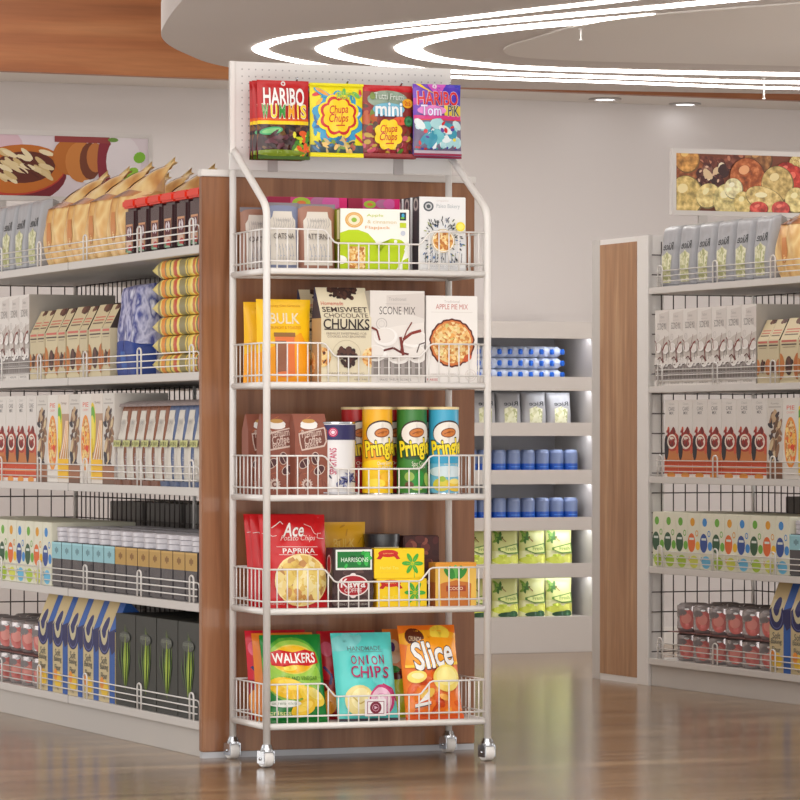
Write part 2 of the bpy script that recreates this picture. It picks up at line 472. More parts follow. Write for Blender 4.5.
def p_bulk(p):
    p.poly([(.0, 0), (1, 0), (1, .3), (.8, .6), (0, .35)], (250, 166, 20))
    p.text('BULK', .50, .77, .56, .13, (240, 226, 190), .03)
    p.text('Honey Oat Granola', .5, .92, .6, .035, (206, 150, 20), 0); p.text('CRUNCHY & TOASTED', .5, .66, .6, .035, (206, 140, 20), 0)
    p.rect(.30, .10, .66, .56, (236, 126, 66)); p.rect(.30, .10, .50, .50, (150, 96, 70)); p.rect(.28, .55, .68, .60, (150, 106, 50))
    p.ell(.48, .10, .18, .05, (236, 126, 66), 16)
def p_chunks(p):
    cream2 = (206, 196, 176)
    rd = random.Random(2)
    p.scatter(.26, .95, .78, .995, 46, .05, .05, [(54, 30, 26), (78, 46, 36), (40, 22, 20)], 2)
    p.scatter(.34, .875, .70, .95, 30, .05, .045, [(54, 30, 26), (78, 46, 36), (40, 22, 20)], 3)
    p.scatter(.18, .90, .86, .97, 8, .035, .03, [(54, 30, 26)], 8)
    p.text('Homemade', .27, .81, .44, .045, (206, 110, 100), 0)
    p.text('SEMISWEET', .5, .735, .90, .062, (70, 54, 50), .02)
    p.text('CHOCOLATE', .5, .665, .88, .052, (90, 72, 66), .0)
    p.text('CHUNKS', .5, .58, .92, .10, (50, 38, 36), .03)
    p.rect(.06, .52, .95, .532, (60, 48, 44))
    p.text('PREMIUM SWEETENED FOR', .5, .485, .8, .022, (150, 136, 124), 0); p.text('COOKIES AND BROWNIES', .5, .455, .76, .022, (150, 136, 124), 0)
    p.ring(.5, .27, .28, .288, (190, 176, 150), 20, 1, 0, PI)
    p.ell(.0, .25, .19, .19, COOKIE, 22); p.ell(1.0, .25, .19, .19, COOKIE, 22)
    p.scatter(-.06, .18, .12, .33, 5, .028, .028, [(90, 50, 34)], 5)
    p.scatter(.34, .25, .70, .33, 34, .06, .055, [(54, 30, 26), (84, 48, 38), (38, 20, 18)], 6)
    p.scatter(.40, .16, .66, .26, 14, .055, .05, [(54, 30, 26), (84, 48, 38)], 7)
    p.text('GREAT FOR BAKING', .5, .09, .7, .02, (150, 136, 124), 0); p.text('NET 340 g', .8, .03, .3, .018, (150, 136, 124), 0)
def p_scone(p):
    red = (120, 40, 30)
    p.poly([(.0, .55), (.5, .62), (1, .66), (1, 1), (0, 1)], (226, 220, 214)); p.poly([(.3, .82), (1, .70), (1, .98), (.3, .95)], (214, 206, 200))
    p.text('SCONE MIX', .50, .785, .66, .085, (84, 76, 74), -.008)
    p.text('Traditional', .5, .91, .32, .035, (170, 164, 160), 0); p.rect(.28, .855, .72, .86, (190, 184, 180))
    p.ring(.21, .64, .09, .1, (176, 168, 164), 18); p.ring(.21, .64, .05, .056, (196, 190, 186), 14)
    p.rect(0, 0, 1, .27, (166, 158, 154))
    for i in range(5): p.rect(.06+.19*i, .09, .19+.19*i, .25, (136, 128, 124)); p.rect(.06+.19*i, .16, .19+.19*i, .17, (190, 184, 180))
    p.rect(0, 0, 1, .07, (224, 218, 212)); p.text('MAKES TWELVE SCONES', .45, .035, .6, .022, (120, 110, 106), 0)
    for cx, cy, rx, ry in ((.10, .32, .20, .14), (.52, .28, .2, .12), (.86, .31, .18, .15), (.80, .48, .26, .15), (.28, .5, .22, .16)):
        p.ell(cx, cy, rx, ry, (244, 240, 236), 20); p.ell(cx-.02, cy+.012, rx*.85, ry*.8, (232, 226, 220), 18)
    p.line([(.02, .60), (.12, .57), (.17, .46)], .035, red); p.line([(.60, .47), (.75, .54), (.93, .57)], .05, (136, 44, 34))
    p.line([(.55, .34), (.60, .46), (.66, .56), (.76, .66)], .022, red); p.line([(.24, .35), (.42, .38), (.56, .33), (.7, .31)], .035, (96, 30, 26))
    p.line([(.55, .50), (.60, .30)], .05, red); p.line([(.85, .33), (.9, .42), (1, .44)], .02, (80, 60, 56))
    p.line([(0, .27), (.2, .28)], .03, (60, 30, 28)); p.line([(.4, .27), (.5, .28)], .03, (60, 30, 28)); p.line([(.78, .27), (.88, .28)], .03, (60, 30, 28))
def p_pie(p):
    p.text('Traditional', .5, .935, .3, .03, (200, 192, 188), 0)
    p.text('APPLE PIE MIX', .50, .875, .62, .058, (196, 110, 100), .0)
    p.rect(.1, .81, .9, .814, (214, 206, 200))
    p.flower(.50, .46, .435, (92, 36, 26), 18, .06); p.flower(.50, .46, .405, (214, 120, 60), 18, .05); p.ell(.50, .465, .375, .375, COOKIE, 30)
    p.scatter(.28, .25, .72, .66, 40, .035, .03, [(250, 232, 170), (236, 170, 90), (214, 200, 120), (246, 214, 150)], 11)
    p.ell(.8, .29, .09, .06, (206, 90, 50), 14, .6)
    p.text('WARM CRUMBLE TOPPING', .33, .10, .5, .03, (214, 208, 204), 0); p.text('MAKES', .12, .04, .2, .025, (200, 70, 60), 0)
    p.ring(.86, .09, .10, .106, (206, 190, 186), 20); p.ring(.86, .09, .06, .065, (206, 190, 186), 16)
def p_coffeebag(p):
    ln = (214, 192, 180)
    p.scatter(.05, .05, .95, .95, 60, .12, .012, [(176, 100, 74), (124, 66, 52), (190, 110, 76), (160, 90, 70)], 4, True)
    p.ell(.46, .86, .26, .13, (238, 234, 230), 22); p.ell(.46, .90, .20, .07, (196, 150, 80), 18); p.ell(.44, .83, .26, .10, (240, 236, 232), 20)
    p.poly([(.10, .74), (.92, .82), (.98, .64), (.90, .58), (.2, .53), (.14, .62)], ln)
    p.poly([(.14, .725), (.89, .80), (.94, .65), (.88, .60), (.22, .55), (.17, .63)], (120, 68, 56))
    p.text('Premium', .50, .745, .6, .09, ln, .01, .12); p.text('Coffee', .54, .665, .52, .10, ln, .02, .12); p.text('Blend', .5, .60, .4, .07, ln, .01, .12)
    for cx, cy, r in ((.28, .38, -.5), (.62, .44, .4), (.74, .30, -.6)):
        p.ell(cx, cy, .19, .13, ln, 20, r+1.2); p.ell(cx, cy, .165, .108, (84, 44, 46), 20, r+1.2); p.line([(cx-.06, cy+.05), (cx, cy), (cx+.06, cy-.05)], .02, ln)
    p.star(.36, .13, .19, .13, 14, ln); p.ell(.36, .13, .09, .09, (120, 68, 56), 14); p.ell(.36, .13, .045, .045, ln, 10)
def p_drum(p):
    navy = (44, 40, 92); mg = (196, 30, 90)
    p.rect(0, .78, 1, 1, navy)
    p.ell(.36, .89, .075, .075, mg, 18); p.ring(.36, .89, .045, .052, (240, 220, 230), 16); p.ell(.36, .89, .03, .03, (240, 220, 230), 10)
    p.text('SPARTANS', .36, .47, .42, .10, mg, .01, PI/2)
    rd = random.Random(4)
    for i in range(46):
        p.ell(rd.gauss(.62, .09), rd.gauss(.20, .055), .045, .012, rd.choice([(50, 52, 110), (90, 96, 150), (150, 154, 186), (40, 44, 80)]), 8, rd.uniform(0, PI))
    p.rect(.0, .0, 1, .02, (190, 190, 196))
def p_crisps(base, dark, low, word2, flip=False):
    def f(p):
        p.ell(.5, .60, .5, .36, dark, 26) if dark else None
        p.rect(0, 0, 1, .34, low)
        p.ell(.5, .34, .5, .12, low, 20)
        # plain cream badge above the lettering
        p.ell(.50, .73, .355, .27, (60, 34, 24), 28); p.ell(.50, .722, .335, .25, (238, 232, 222), 28)
        p.ell(.50, .735, .17, .10, (120, 60, 26), 20, .15); p.ell(.50, .735, .15, .08, (206, 122, 52), 20, .15); p.line([(.40, .72), (.5, .745), (.6, .745)], .02, (150, 80, 34))
        p.otext('Pringles', .53, .53, .80, .26, (252, 226, 40), (60, 50, 20), .07, .07, rot=.12)
        p.text(word2, .56, .36, .34, .055, (240, 236, 214), .0, .04)
        p.text('FLAVOUR', .56, .315, .28, .03, (240, 236, 214), .0)
    return f
def p_crisps_y(p):
    p_crisps(0, (242, 160, 20), (250, 206, 20), 'Cheesy Cheese')(p)
    p.ell(.62, .17, .20, .16, (250, 180, 10), 18); p.ell(.36, .12, .2, .10, (252, 226, 70), 16); p.ell(.60, .20, .14, .1, (252, 200, 50), 14)
def p_crisps_g(p):
    p_crisps(0, (34, 84, 40), (60, 130, 50), 'Sour Cream')(p)
    p.ell(.52, .16, .12, .20, (48, 150, 60), 16, -.4); p.ell(.76, .16, .10, .16, (170, 200, 90), 16, .3); p.ell(.34, .2, .10, .1, (160, 190, 90), 14); p.ell(.34, .1, .09, .07, (110, 70, 40), 12); p.ell(.5, .06, .12, .05, (190, 220, 120), 14)
def p_crisps_b(p):
    p_crisps(0, None, (120, 196, 226), 'Salt & Vinegar')(p)
    p.rect(0, .36, 1, .46, (60, 170, 214))
    p.ell(.5, .26, .45, .12, (216, 232, 238), 20); p.ell(.34, .10, .18, .14, (222, 206, 70), 16); p.ell(.66, .09, .22, .13, (244, 204, 60), 18); p.ell(.36, .17, .07, .06, (160, 190, 60), 12); p.ell(.62, .14, .12, .06, (250, 230, 130), 14)
def p_crisps_r(p):
    p_crisps(0, (150, 20, 24), (190, 30, 30), 'Original')(p)
def p_ace(p):
    w = (244, 236, 232)
    p.otext('Ace', .48, .84, .34, .15, w, (150, 10, 20), .04, .03, shear=.4)
    p.line([(.16, .86), (.24, .90), (.30, .93), (.34, .90)], .012, w)
    p.line([(.02, .80), (.10, .81), (.16, .77), (.22, .78)], .007, w); p.line([(.92, .80), (.86, .80), (.84, .75), (.96, .74)], .007, w)
    p.line([(.66, .90), (.76, .87), (.80, .80), (.84, .79)], .007, w)
    p.text('Potato Chips', .54, .745, .54, .075, (240, 206, 200), .0, shear=.4)
    p.line([(.2, .66), (.84, .655)], .006, w); p.line([(.24, .575), (.84, .57)], .006, w)
    p.text('PAPRIKA', .54, .615, .50, .055, w, .03)
    p.ell(.56, .30, .41, .38, (250, 226, 160), 30); p.ell(.56, .30, .39, .36, CHIPS, 30)
    p.scatter(.34, .14, .80, .46, 26, .12, .07, [(250, 234, 170), (240, 214, 120), (246, 226, 150), (230, 196, 100)], 3)
    p.scatter(.3, .1, .6, .2, 6, .06, .04, [(206, 150, 80)], 5)
    p.text('NET 150 g', .2, .045, .2, .02, w, 0)
def p_kawa(p):
    p.scatter(0, .05, 1, .62, 40, .12, .06, [(76, 52, 52), (96, 70, 66), (58, 38, 40)], 7)
    p.rect(.08, .63, .96, .97, (236, 240, 232)); p.rect(.12, .665, .92, .935, (20, 120, 50))
    p.scatter(.16, .69, .88, .91, 16, .08, .05, [(40, 170, 60), (10, 90, 40), (60, 190, 80)], 2)
    p.text('HARRISONS', .54, .80, .66, .075, (220, 240, 220), .02)
    p.ell(.50, .37, .385, .25, (240, 226, 224), 28); p.ell(.50, .55, .07, .04, (240, 226, 224), 12); p.ell(.5, .19, .07, .04, (240, 226, 224), 12)
    p.ell(.50, .37, .355, .222, (176, 20, 36), 28)
    p.text('Kawa', .50, .41, .60, .15, (246, 240, 238), .05); p.text('COFFEE', .5, .29, .42, .07, (246, 230, 228), .01)
    p.text('FRESHLY ROASTED BEANS', .5, .06, .8, .035, (190, 180, 170), 0)
def p_kawa_side(p):
    p.ell(.5, .72, .34, .5, (214, 190, 190), 18); p.ell(.5, .72, .27, .43, (150, 20, 36), 18)
def leafsprig(p, cx, cy, s, c, c2, n=6):
    for i in range(n):
        a = -PI/2+.5+2*PI*i/n
        x = cx+s*.8*math.cos(a); y = cy+s*.8*math.sin(a)*p.w/p.hh
        p.ell(x, y, s*.62, s*.26, c, 12, a); p.line([(cx, cy), (x, y)], .008, c2)
def p_tea(p):
    p.ell(.28, .84, .20, .07, (210, 40, 30), 16); p.poly([(.05, .66), (.12, .84), (.20, .80), (.13, .64)], (200, 36, 28)); p.poly([(.52, .66), (.44, .84), (.36, .80), (.45, .64)], (200, 36, 28))
    p.text('LEMON', .28, .84, .2, .035, (250, 220, 120), 0)
    p.line([(.80, .02), (.79, .5)], .012, (110, 190, 60)); leafsprig(p, .76, .50, .15, (70, 176, 60), (160, 210, 60))
    p.text('Herbal Tea', .3, .36, .36, .10, (246, 240, 120), 0); p.text('20 TEA BAGS', .3, .2, .36, .035, (240, 200, 40), 0)
def p_coco(p):
    p.rect(.0, .0, 1, 1, (240, 196, 90)); p.rect(0, .92, 1, 1, (226, 150, 50))
    p.poly([(.14, .0), (.86, .0), (.88, .5), (.5, .60), (.12, .5)], (206, 122, 50)); p.ell(.5, .5, .38, .07, (206, 122, 50), 20)
    for a in (.9, 1.25, 1.6, 1.95, 2.3): p.ell(.5+.27*math.cos(a), .60+.19*math.sin(a), .16, .06, (60, 150, 60) if a != 1.6 else (110, 190, 90), 14, a)
    p.rect(.26, .34, .74, .47, (170, 70, 40)); p.text('COCO', .5, .405, .34, .07, (250, 226, 190), .02); p.text('natural cookies', .5, .2, .5, .04, (240, 206, 130), 0)
def p_walkers(p):
    lt = (206, 226, 120)
    p.ell(.46, .66, .47, .43, (96, 176, 60), 30); p.ell(.47, .50, .46, .36, (150, 200, 70), 28); p.ell(.47, .72, .40, .30, (160, 206, 80), 28)
    p.ell(.48, .725, .36, .225, (236, 214, 90), 30); p.ell(.48, .725, .335, .205, (246, 190, 30), 30); p.ell(.40, .63, .12, .05, (252, 226, 90), 14)
    p.poly([(.09, .80), (.26, .835), (.48, .805), (.68, .835), (.86, .80), (.89, .68), (.72, .645), (.50, .665), (.30, .645), (.12, .66)], (206, 30, 36))
    p.text('WALKERS', .49, .74, .70, .115, (250, 246, 240), .045)
    p.text('SALT AND VINEGAR', .54, .51, .6, .045, (70, 110, 30), .01)
    p.ell(.34, .40, .30, .16, (244, 196, 30), 20, -.25); p.ell(.40, .44, .22, .08, (252, 220, 80), 16, -.2); p.ell(.74, .30, .24, .13, (246, 212, 70), 18, -.5); p.ell(.78, .33, .16, .07, (252, 230, 120), 16, -.5)
    p.ell(.58, .17, .22, .13, (240, 196, 50), 18, .4); p.ell(.6, .19, .15, .07, (250, 216, 90), 16, .4)
    p.ell(.28, .225, .26, .055, (232, 234, 226), 18); p.text('GREAT BRITISH POTATOES', .28, .225, .4, .025, (90, 110, 70), 0)
    p.text('crisps', .2, .11, .34, .07, (226, 226, 150), .02); p.rect(0, 0, 1, .035, (16, 110, 40))
def p_onion(p):
    w = (232, 238, 236); mg = (170, 30, 90)
    p.ell(.2, .9, .3, .12, (130, 214, 214), 18, .3); p.ell(.8, .6, .3, .3, (110, 222, 218), 20)
    p.text('HANDMADE', .5, .825, .56, .05, (100, 130, 130), .01); p.rect(.24, .785, .8, .79, (110, 140, 140))
    for t, x, y, r in (('O', .30, .70, .1), ('N', .42, .69, -.1), ('I', .53, .70, .0), ('O', .64, .69, .1), ('N', .76, .70, -.08)):
        p.text(t, x, y, .09 if t != 'I' else .03, .10, mg, .02, r)
    for t, x, y, r, ww in (('C', .30, .565, .1, .13), ('H', .45, .56, -.08, .13), ('I', .56, .565, .06, .035), ('P', .67, .56, .03, .11), ('S', .82, .55, -.1, .11)):
        p.text(t, x, y, ww, .13, mg, .03, r)
    p.ell(.34, .24, .24, .24, (238, 222, 150), 24); p.ell(.36, .26, .16, .17, (250, 238, 180), 20); p.line([(.2, .3), (.34, .2), (.5, .26)], .02, (214, 190, 110))
    p.ell(.72, .24, .22, .24, (200, 60, 120), 24); p.ell(.70, .23, .18, .21, (232, 190, 210), 22); p.ring(.70, .23, .11, .12, (214, 140, 180), 18); p.ell(.70, .23, .06, .07, (240, 220, 230), 14)
    p.line([(.74, .42), (.9, .36), (.97, .22)], .03, (190, 40, 100))
    p.rect(0, 0, 1, .03, (70, 60, 70))
def p_slice(p):
    p.scatter(0, 0, 1, .55, 26, .16, .06, [(226, 96, 20), (240, 130, 30), (206, 70, 20), (246, 156, 50)], 4)
    p.ell(.5, .86, .6, .14, (246, 170, 30), 22); p.ell(.7, .92, .18, .12, (250, 216, 70), 16); p.ell(.24, .88, .16, .14, (96, 40, 20), 16)
    p.text('CRUNCH', .24, .86, .2, .05, (230, 200, 160), .01, -.1)
    p.poly([(.04, .58), (.98, .60), (.97, .86), (.5, .88), (.10, .80)], (250, 160, 20)); p.poly([(.04, .55), (.98, .58), (.98, .61), (.04, .58)], (252, 206, 60))
    p.otext('Slice', .52, .70, .72, .30, (246, 244, 240), (40, 26, 24), .05, .045, rot=.13)
    p.ell(.72, .44, .25, .22, (246, 222, 110), 22); p.ell(.72, .46, .19, .15, (250, 236, 150), 20); p.ell(.20, .46, .16, .10, (250, 226, 110), 16, .2); p.ell(.21, .47, .10, .05, (252, 240, 170), 14)
    p.ell(.36, .28, .14, .07, (244, 200, 90), 14, .5); p.poly([(.18, .17), (.36, .22), (.40, .34), (.26, .22)], (240, 240, 236)); p.poly([(.14, .13), (.4, .17), (.4, .2), (.14, .165)], (230, 230, 226)); p.poly([(.14, .12), (.4, .16), (.4, .17), (.14, .13)], (50, 40, 40))
    p.ell(.64, .24, .1, .05, (250, 180, 80), 12, -.4); p.rect(0, 0, 1, .05, (220, 90, 30))
def p_wurms(p):
    p.rect(0, 0, 1, .44, GUMMY); p.rect(0, .44, 1, .485, (250, 214, 20)); p.rect(0, .485, 1, .52, (226, 90, 20))
    p.ring(.5, .96, .02, .045, (230, 220, 216), 14)
    p.otext('HARIBO', .50, .79, .80, .23, (246, 242, 240), (150, 20, 20), .05, .02)
    for ch, x, c in (('W', .13, (60, 160, 60)), ('U', .29, (250, 220, 40)), ('M', .45, (60, 150, 60)), ('M', .63, (246, 170, 40)), ('I', .76, (236, 214, 60)), ('S', .87, (250, 220, 40))):
        p.otext(ch, x, .605, .12 if ch != 'I' else .03, .17, c, (240, 236, 210), .05, .08)
    p.ell(.24, .355, .22, .07, (70, 170, 110), 18, .15); p.ell(.24, .355, .18, .045, (130, 200, 130), 16, .15)
    p.scatter(.15, .1, .7, .3, 14, .16, .04, [(96, 50, 60), (70, 36, 40), (120, 76, 50), (52, 30, 34)], 9)
    p.scatter(.68, .04, .98, .36, 24, .08, .045, [(196, 206, 30), (120, 170, 40), (226, 90, 30), (230, 220, 50), (70, 130, 40)], 3)
    p.rect(0, 0, 1, .045, (60, 90, 20)); p.ell(.4, .08, .5, .06, (120, 140, 40), 18)
def p_chupa_logo(p, cx, cy, r):
    p.flower(cx, cy, r, (250, 214, 40), 8, .16)
    p.text('Chupa', cx, cy+r*.32*p.w/p.hh, r*1.25, r*.52, (206, 40, 40), .02, .08, shear=.3); p.text('Chups', cx, cy-r*.22*p.w/p.hh, r*1.3, r*.52, (206, 40, 40), .02, .04, shear=.3)
    p.line([(cx-r*.2, cy-r*.62*p.w/p.hh), (cx+r*.4, cy-r*.60*p.w/p.hh)], r*.07, (206, 40, 40))
def p_chupa(p):
    p.flower(.52, .52, .46, (60, 160, 206), 10, .22)
    p.scatter(.06, .12, .96, .92, 34, .10, .035, [(60, 160, 200), (220, 60, 70), (250, 190, 60), (110, 190, 90), (236, 236, 240), (60, 110, 170), (206, 130, 170)], 12)
    p.ell(.24, .86, .20, .05, (60, 160, 200), 14, -.5); p.ell(.22, .88, .14, .03, (240, 160, 60), 12, -.5)
    p.flower(.52, .55, .38, (250, 226, 30), 8, .16); p.flower(.52, .56, .335, (206, 40, 40), 8, .16)
    p_chupa_logo(p, .52, .56, .285)
    p.otext('FRUITY', .66, .83, .34, .09, (160, 200, 40), (230, 240, 120), .03, .04, rot=-.05)
    p.rect(0, .055, 1, .16, (60, 80, 84)); p.scatter(.05, .07, .95, .24, 30, .08, .03, [(206, 180, 120), (120, 150, 60), (180, 100, 80), (60, 110, 150), (240, 200, 120), (70, 60, 60)], 6)
    p.rect(0, 0, 1, .055, (240, 226, 20)); p.rect(0, .965, 1, 1, (236, 226, 30))
def p_mini(p):
    p.rect(0, .91, 1, 1, (196, 30, 40)); p.ell(.5, .8, .4, .17, (150, 170, 150), 20)
    p.scatter(0, .05, 1, .36, 70, .07, .05, [(120, 60, 40), (150, 40, 50), (90, 130, 50), (196, 160, 60), (206, 90, 110), (90, 50, 50), (60, 50, 60)], 13)
    p.scatter(0, .36, .24, .85, 20, .08, .06, [(150, 40, 40), (120, 140, 60), (190, 90, 50), (90, 60, 50)], 14)
    p.otext('Tutti Frutti', .52, .84, .60, .09, (220, 230, 220), (90, 120, 90), .02, .03, rot=-.04)
    p.ell(.5, .66, .32, .12, (120, 190, 214), 18)
    p.otext('mini', .50, .66, .54, .19, (240, 244, 246), (60, 150, 196), .06, .05)
    p.ell(.88, .75, .11, .09, (240, 170, 40), 14); p.text('2.5', .88, .75, .13, .06, (206, 60, 30), .03)
    p.ell(.72, .5, .16, .08, (230, 90, 60), 14); p.ell(.9, .5, .10, .10, (40, 110, 60), 16); p.ell(.9, .5, .075, .075, (60, 140, 90), 14)
    p_chupa_logo(p, .49, .31, .27)
    p.rect(0, 0, 1, .05, (150, 60, 60))
def p_tompik(p):
    p.poly([(0, .55), (0, 1), (.3, 1), (.5, .8)], (120, 70, 190)); p.poly([(.3, 1), (.7, 1), (.5, .8)], (206, 90, 190)); p.poly([(.7, 1), (1, 1), (1, .6), (.5, .8)], (84, 60, 190))
    p.poly([(.85, 1), (1, 1), (1, .85)], (60, 60, 180)); p.poly([(.05, 1), (.16, 1), (.45, .85)], (250, 210, 60)); p.poly([(0, .7), (0, .8), (.4, .8)], (190, 60, 160))
    p.ring(.45, .97, .02, .045, (230, 220, 230), 14)
    p.otext('HARIBO', .50, .80, .86, .20, (214, 40, 50), (246, 236, 240), .05, .03)
    p.rect(.62, .56, 1, .70, (226, 200, 60)); p.ell(.36, .63, .30, .10, (226, 130, 200), 18); p.rect(0, .50, 1, .56, (214, 50, 130))
    p.otext('Tom', .34, .63, .42, .15, (236, 226, 250), (110, 60, 170), .04, .05); p.otext('PiK', .82, .63, .26, .15, (60, 60, 90), (246, 240, 200), .02, .05)
    p.rect(0, .0, 1, .50, (110, 100, 130)); p.rect(0, .49, 1, .505, (220, 60, 60))
    p.scatter(.06, .14, .95, .44, 30, .15, .09, [(110, 190, 200), (226, 236, 238), (60, 150, 176), (170, 214, 220), (200, 226, 230)], 5)
    p.scatter(.02, .1, .98, .46, 9, .05, .035, [(206, 40, 50), (240, 220, 80), (80, 60, 150)], 6)
    p.scatter(.04, .08, .96, .12, 12, .03, .02, [(40, 140, 140), (190, 40, 50), (60, 70, 160)], 9, False)
    p.rect(0, 0, 1, .07, (186, 176, 190)); p.rect(0, 0, 1, .03, (150, 40, 70))

# gondola goods
def p_rice(p):
    p.text('Rice', .55, .66, .60, .13, (72, 74, 76), .03, mirror=True)
    p.poly([(.26, .06), (.76, .06), (.80, .50), (.62, .54), (.52, .58), (.40, .54), (.24, .50)], PM('rice_grain', [(206, 204, 160), (180, 182, 130), (224, 222, 190)], 90))
    p.rect(0, .02, 1, .03, (120, 122, 126))
def p_bluebag(p):
    p.rect(0, 0, 1, .34, (20, 56, 140)); p.rect(.4, .06, .6, .3, (40, 90, 170)); p.ell(.5, .32, .5, .08, (20, 56, 140), 16)
def p_jarlabel(p):
    p.rect(.04, .10, .96, .78, (206, 150, 110)); p.rect(.10, .34, .9, .72, (96, 24, 30)); p.ell(.5, .56, .28, .24, (236, 226, 230), 16); p.text('B', .5, .56, .2, .3, (96, 24, 50), .04)
    p.ell(.45, .22, .36, .2, (226, 196, 176), 14); p.ell(.36, .06, .3, .14, (110, 150, 110), 12); p.ell(.6, .10, .28, .18, (196, 60, 60), 12); p.ell(.5, -.02, .4, .12, (150, 190, 160), 12)
def p_choco(p):
    p.text('Classic', .5, .95, .4, .03, (180, 176, 172), 0); p.text('CAKE', .5, .885, .42, .05, (120, 116, 116), .01); p.text('MIX', .5, .83, .3, .04, (120, 116, 116), .01)
    p.poly([(.0, .17), (1, .17), (1, .45), (.5, .34), (0, .5)], (196, 120, 64)); p.ell(.56, .46, .52, .32, (176, 60, 44), 22); p.ell(.5, .44, .33, .20, (230, 214, 200), 18); p.ell(.46, .42, .2, .13, (110, 40, 36), 16)
    p.scatter(.1, .34, .95, .62, 14, .13, .08, [(150, 40, 34), (206, 90, 60), (120, 36, 32)], 3); p.ell(.15, .38, .16, .4, (40, 36, 44), 16); p.ring(.55, .46, .26, .34, (236, 222, 208), 18, .7)
    p.rect(0, 0, 1, .20, (206, 76, 34)); p.rect(0, 0, 1, .04, (236, 226, 220)); p.rect(0, .12, 1, .135, (240, 170, 120)); p.ell(.5, .02, .3, .1, (226, 150, 60), 12)
def p_biscuit(p):
    p.text('Family', .5, .93, .5, .03, (160, 150, 144), 0); p.rect(.1, .885, .9, .895, (170, 160, 154))
    p.scatter(.2, .2, .85, .8, 40, .22, .10, [(70, 56, 60), (150, 110, 80), (196, 166, 130), (50, 44, 52), (110, 80, 60), (214, 190, 150)], 8)
    p.rect(0, 0, 1, .2, (166, 110, 76)); p.rect(0, 0, 1, .05, (120, 86, 66))
def p_pie2(p):
    p.text('PIE', .5, .88, .5, .05, (226, 110, 90), .02); p.text('CRISPY', .5, .82, .5, .025, (226, 150, 130), 0)
    p.ell(.5, .45, .40, .78, (240, 150, 60), 26); p.ell(.5, .45, .33, .68, COOKIE, 26); p.scatter(.25, .25, .75, .66, 24, .08, .10, [(226, 70, 40), (250, 190, 80), (236, 120, 50), (252, 220, 140)], 3)
    p.text('TWO PACK', .5, .06, .5, .03, (200, 190, 186), 0)
def p_cake(p):
    p.rect(0, .28, 1, .78, (186, 150, 124)); p.ell(.1, .62, .30, .7, (236, 206, 40), 22, 0); p.ell(.12, .74, .2, .3, (110, 180, 60), 16); p.ell(.08, .58, .22, .45, (244, 226, 90), 16)
    p.text('Sponge', .55, .90, .5, .035, (170, 150, 140), 0)
    for i in range(7): p.line([(.2+.12*i, .26), (.5+.08*i, .45), (.75+.05*i, .70)], .07, (226, 140+6*i, 90) if i % 2 else (250, 232, 206))
    p.rect(0, .05, 1, .27, (242, 190, 30)); p.rect(0, .05, .12, .5, (244, 206, 60))
def p_circles(c):
    cs = {'g': ((110, 176, 60), (50, 90, 60), (176, 206, 60)), 'o': ((226, 160, 40), (226, 110, 50), (216, 220, 90)), 'b': ((60, 140, 210), (50, 80, 150), (110, 190, 226))}[c]
    def f(p):
        p.ell(.38, .84, .19, .16, cs[0], 16)
        p.ell(.30, .47, .31, .36, cs[1], 22); p.rect(.12, .52, .5, .56, (220, 226, 220)) if c != 'x' else None
        p.ell(.82, .42, .18, .17, cs[0] if c != 'o' else (240, 190, 40), 16)
        p.ring(.74, .64, .08, .12, cs[0], 16); p.ell(.5, .13, .36, .24, cs[2], 20); p.ring(.12, .18, .05, .08, cs[0], 12)
    return f
def p_band(c, ink):
    def f(p):
        p.rect(0, 0, 1, 1, c); p.rect(0, .88, 1, 1, [min(255, x+16) for x in c]); p.rect(.44, .3, .56, .7, ink); p.rect(.34, .4, .68, .62, ink)
    return f
def p_canfront(p):
    p.ell(.5, .42, .17, .19, (196, 104, 98), 22); p.ell(.48, .46, .11, .10, (214, 140, 130), 16); p.ell(.38, .70, .12, .06, (120, 112, 112), 12)
    p.ell(.5, .84, .05, .02, (230, 228, 228), 10)
def p_carton_blue(p):
    navy = (30, 34, 92)
    p.rect(.66, 0, 1, 1, (40, 92, 170)); p.poly([(-.0, .56), (.0, .68), (.66, .68), (1, .72), (1, .5), (.8, .46), (.66, .56)], navy)
    p.ell(.33, .60, .38, .30, navy, 24); p.ring(.33, .60, .27, .30, (90, 96, 150), 20, .9)
    p.ell(.33, .72, .24, .36, (206, 196, 160), 22); p.rect(.0, .80, .66, 1, (206, 184, 136)); p.ell(.33, .72, .155, .22, (36, 40, 100), 20)
    p.text('Soft', .33, .40, .36, .07, (96, 96, 90), .02); p.text('Baking', .33, .33, .5, .07, (96, 96, 90), .02); p.text('Flour', .33, .25, .4, .06, (96, 96, 90), .02)
    p.ell(.36, .13, .24, .17, (240, 200, 60), 16); p.ell(.2, .18, .12, .12, (236, 150, 60), 14); p.text('1 kg', .3, .04, .2, .03, (100, 100, 110), 0)
def p_grass(p):
    rd = random.Random(9)
    for i in range(26):
        x = .5+rd.gauss(0, .13); top = rd.uniform(.66, .95)-abs(x-.5)*.6
        c = rd.choice([(64, 96, 40), (120, 150, 40), (90, 120, 44), (50, 76, 40), (170, 196, 60)])
        p.put([(.5+(x-.5)*.5, .16+abs(x-.5)*.4), (x+.022, .5), (x+rd.uniform(-.03, .03), top), (x-.022, .5)], [(0, 1, 2, 3)], c)
    p.ell(.5, .75, .28, .09, (70, 74, 66), 16); p.text('asparagus', .5, .76, .46, .05, (130, 134, 120), 0)
    p.put([(.50, .22), (.55, .5), (.52, .80), (.49, .5)], [(0, 1, 2, 3)], (186, 206, 70))
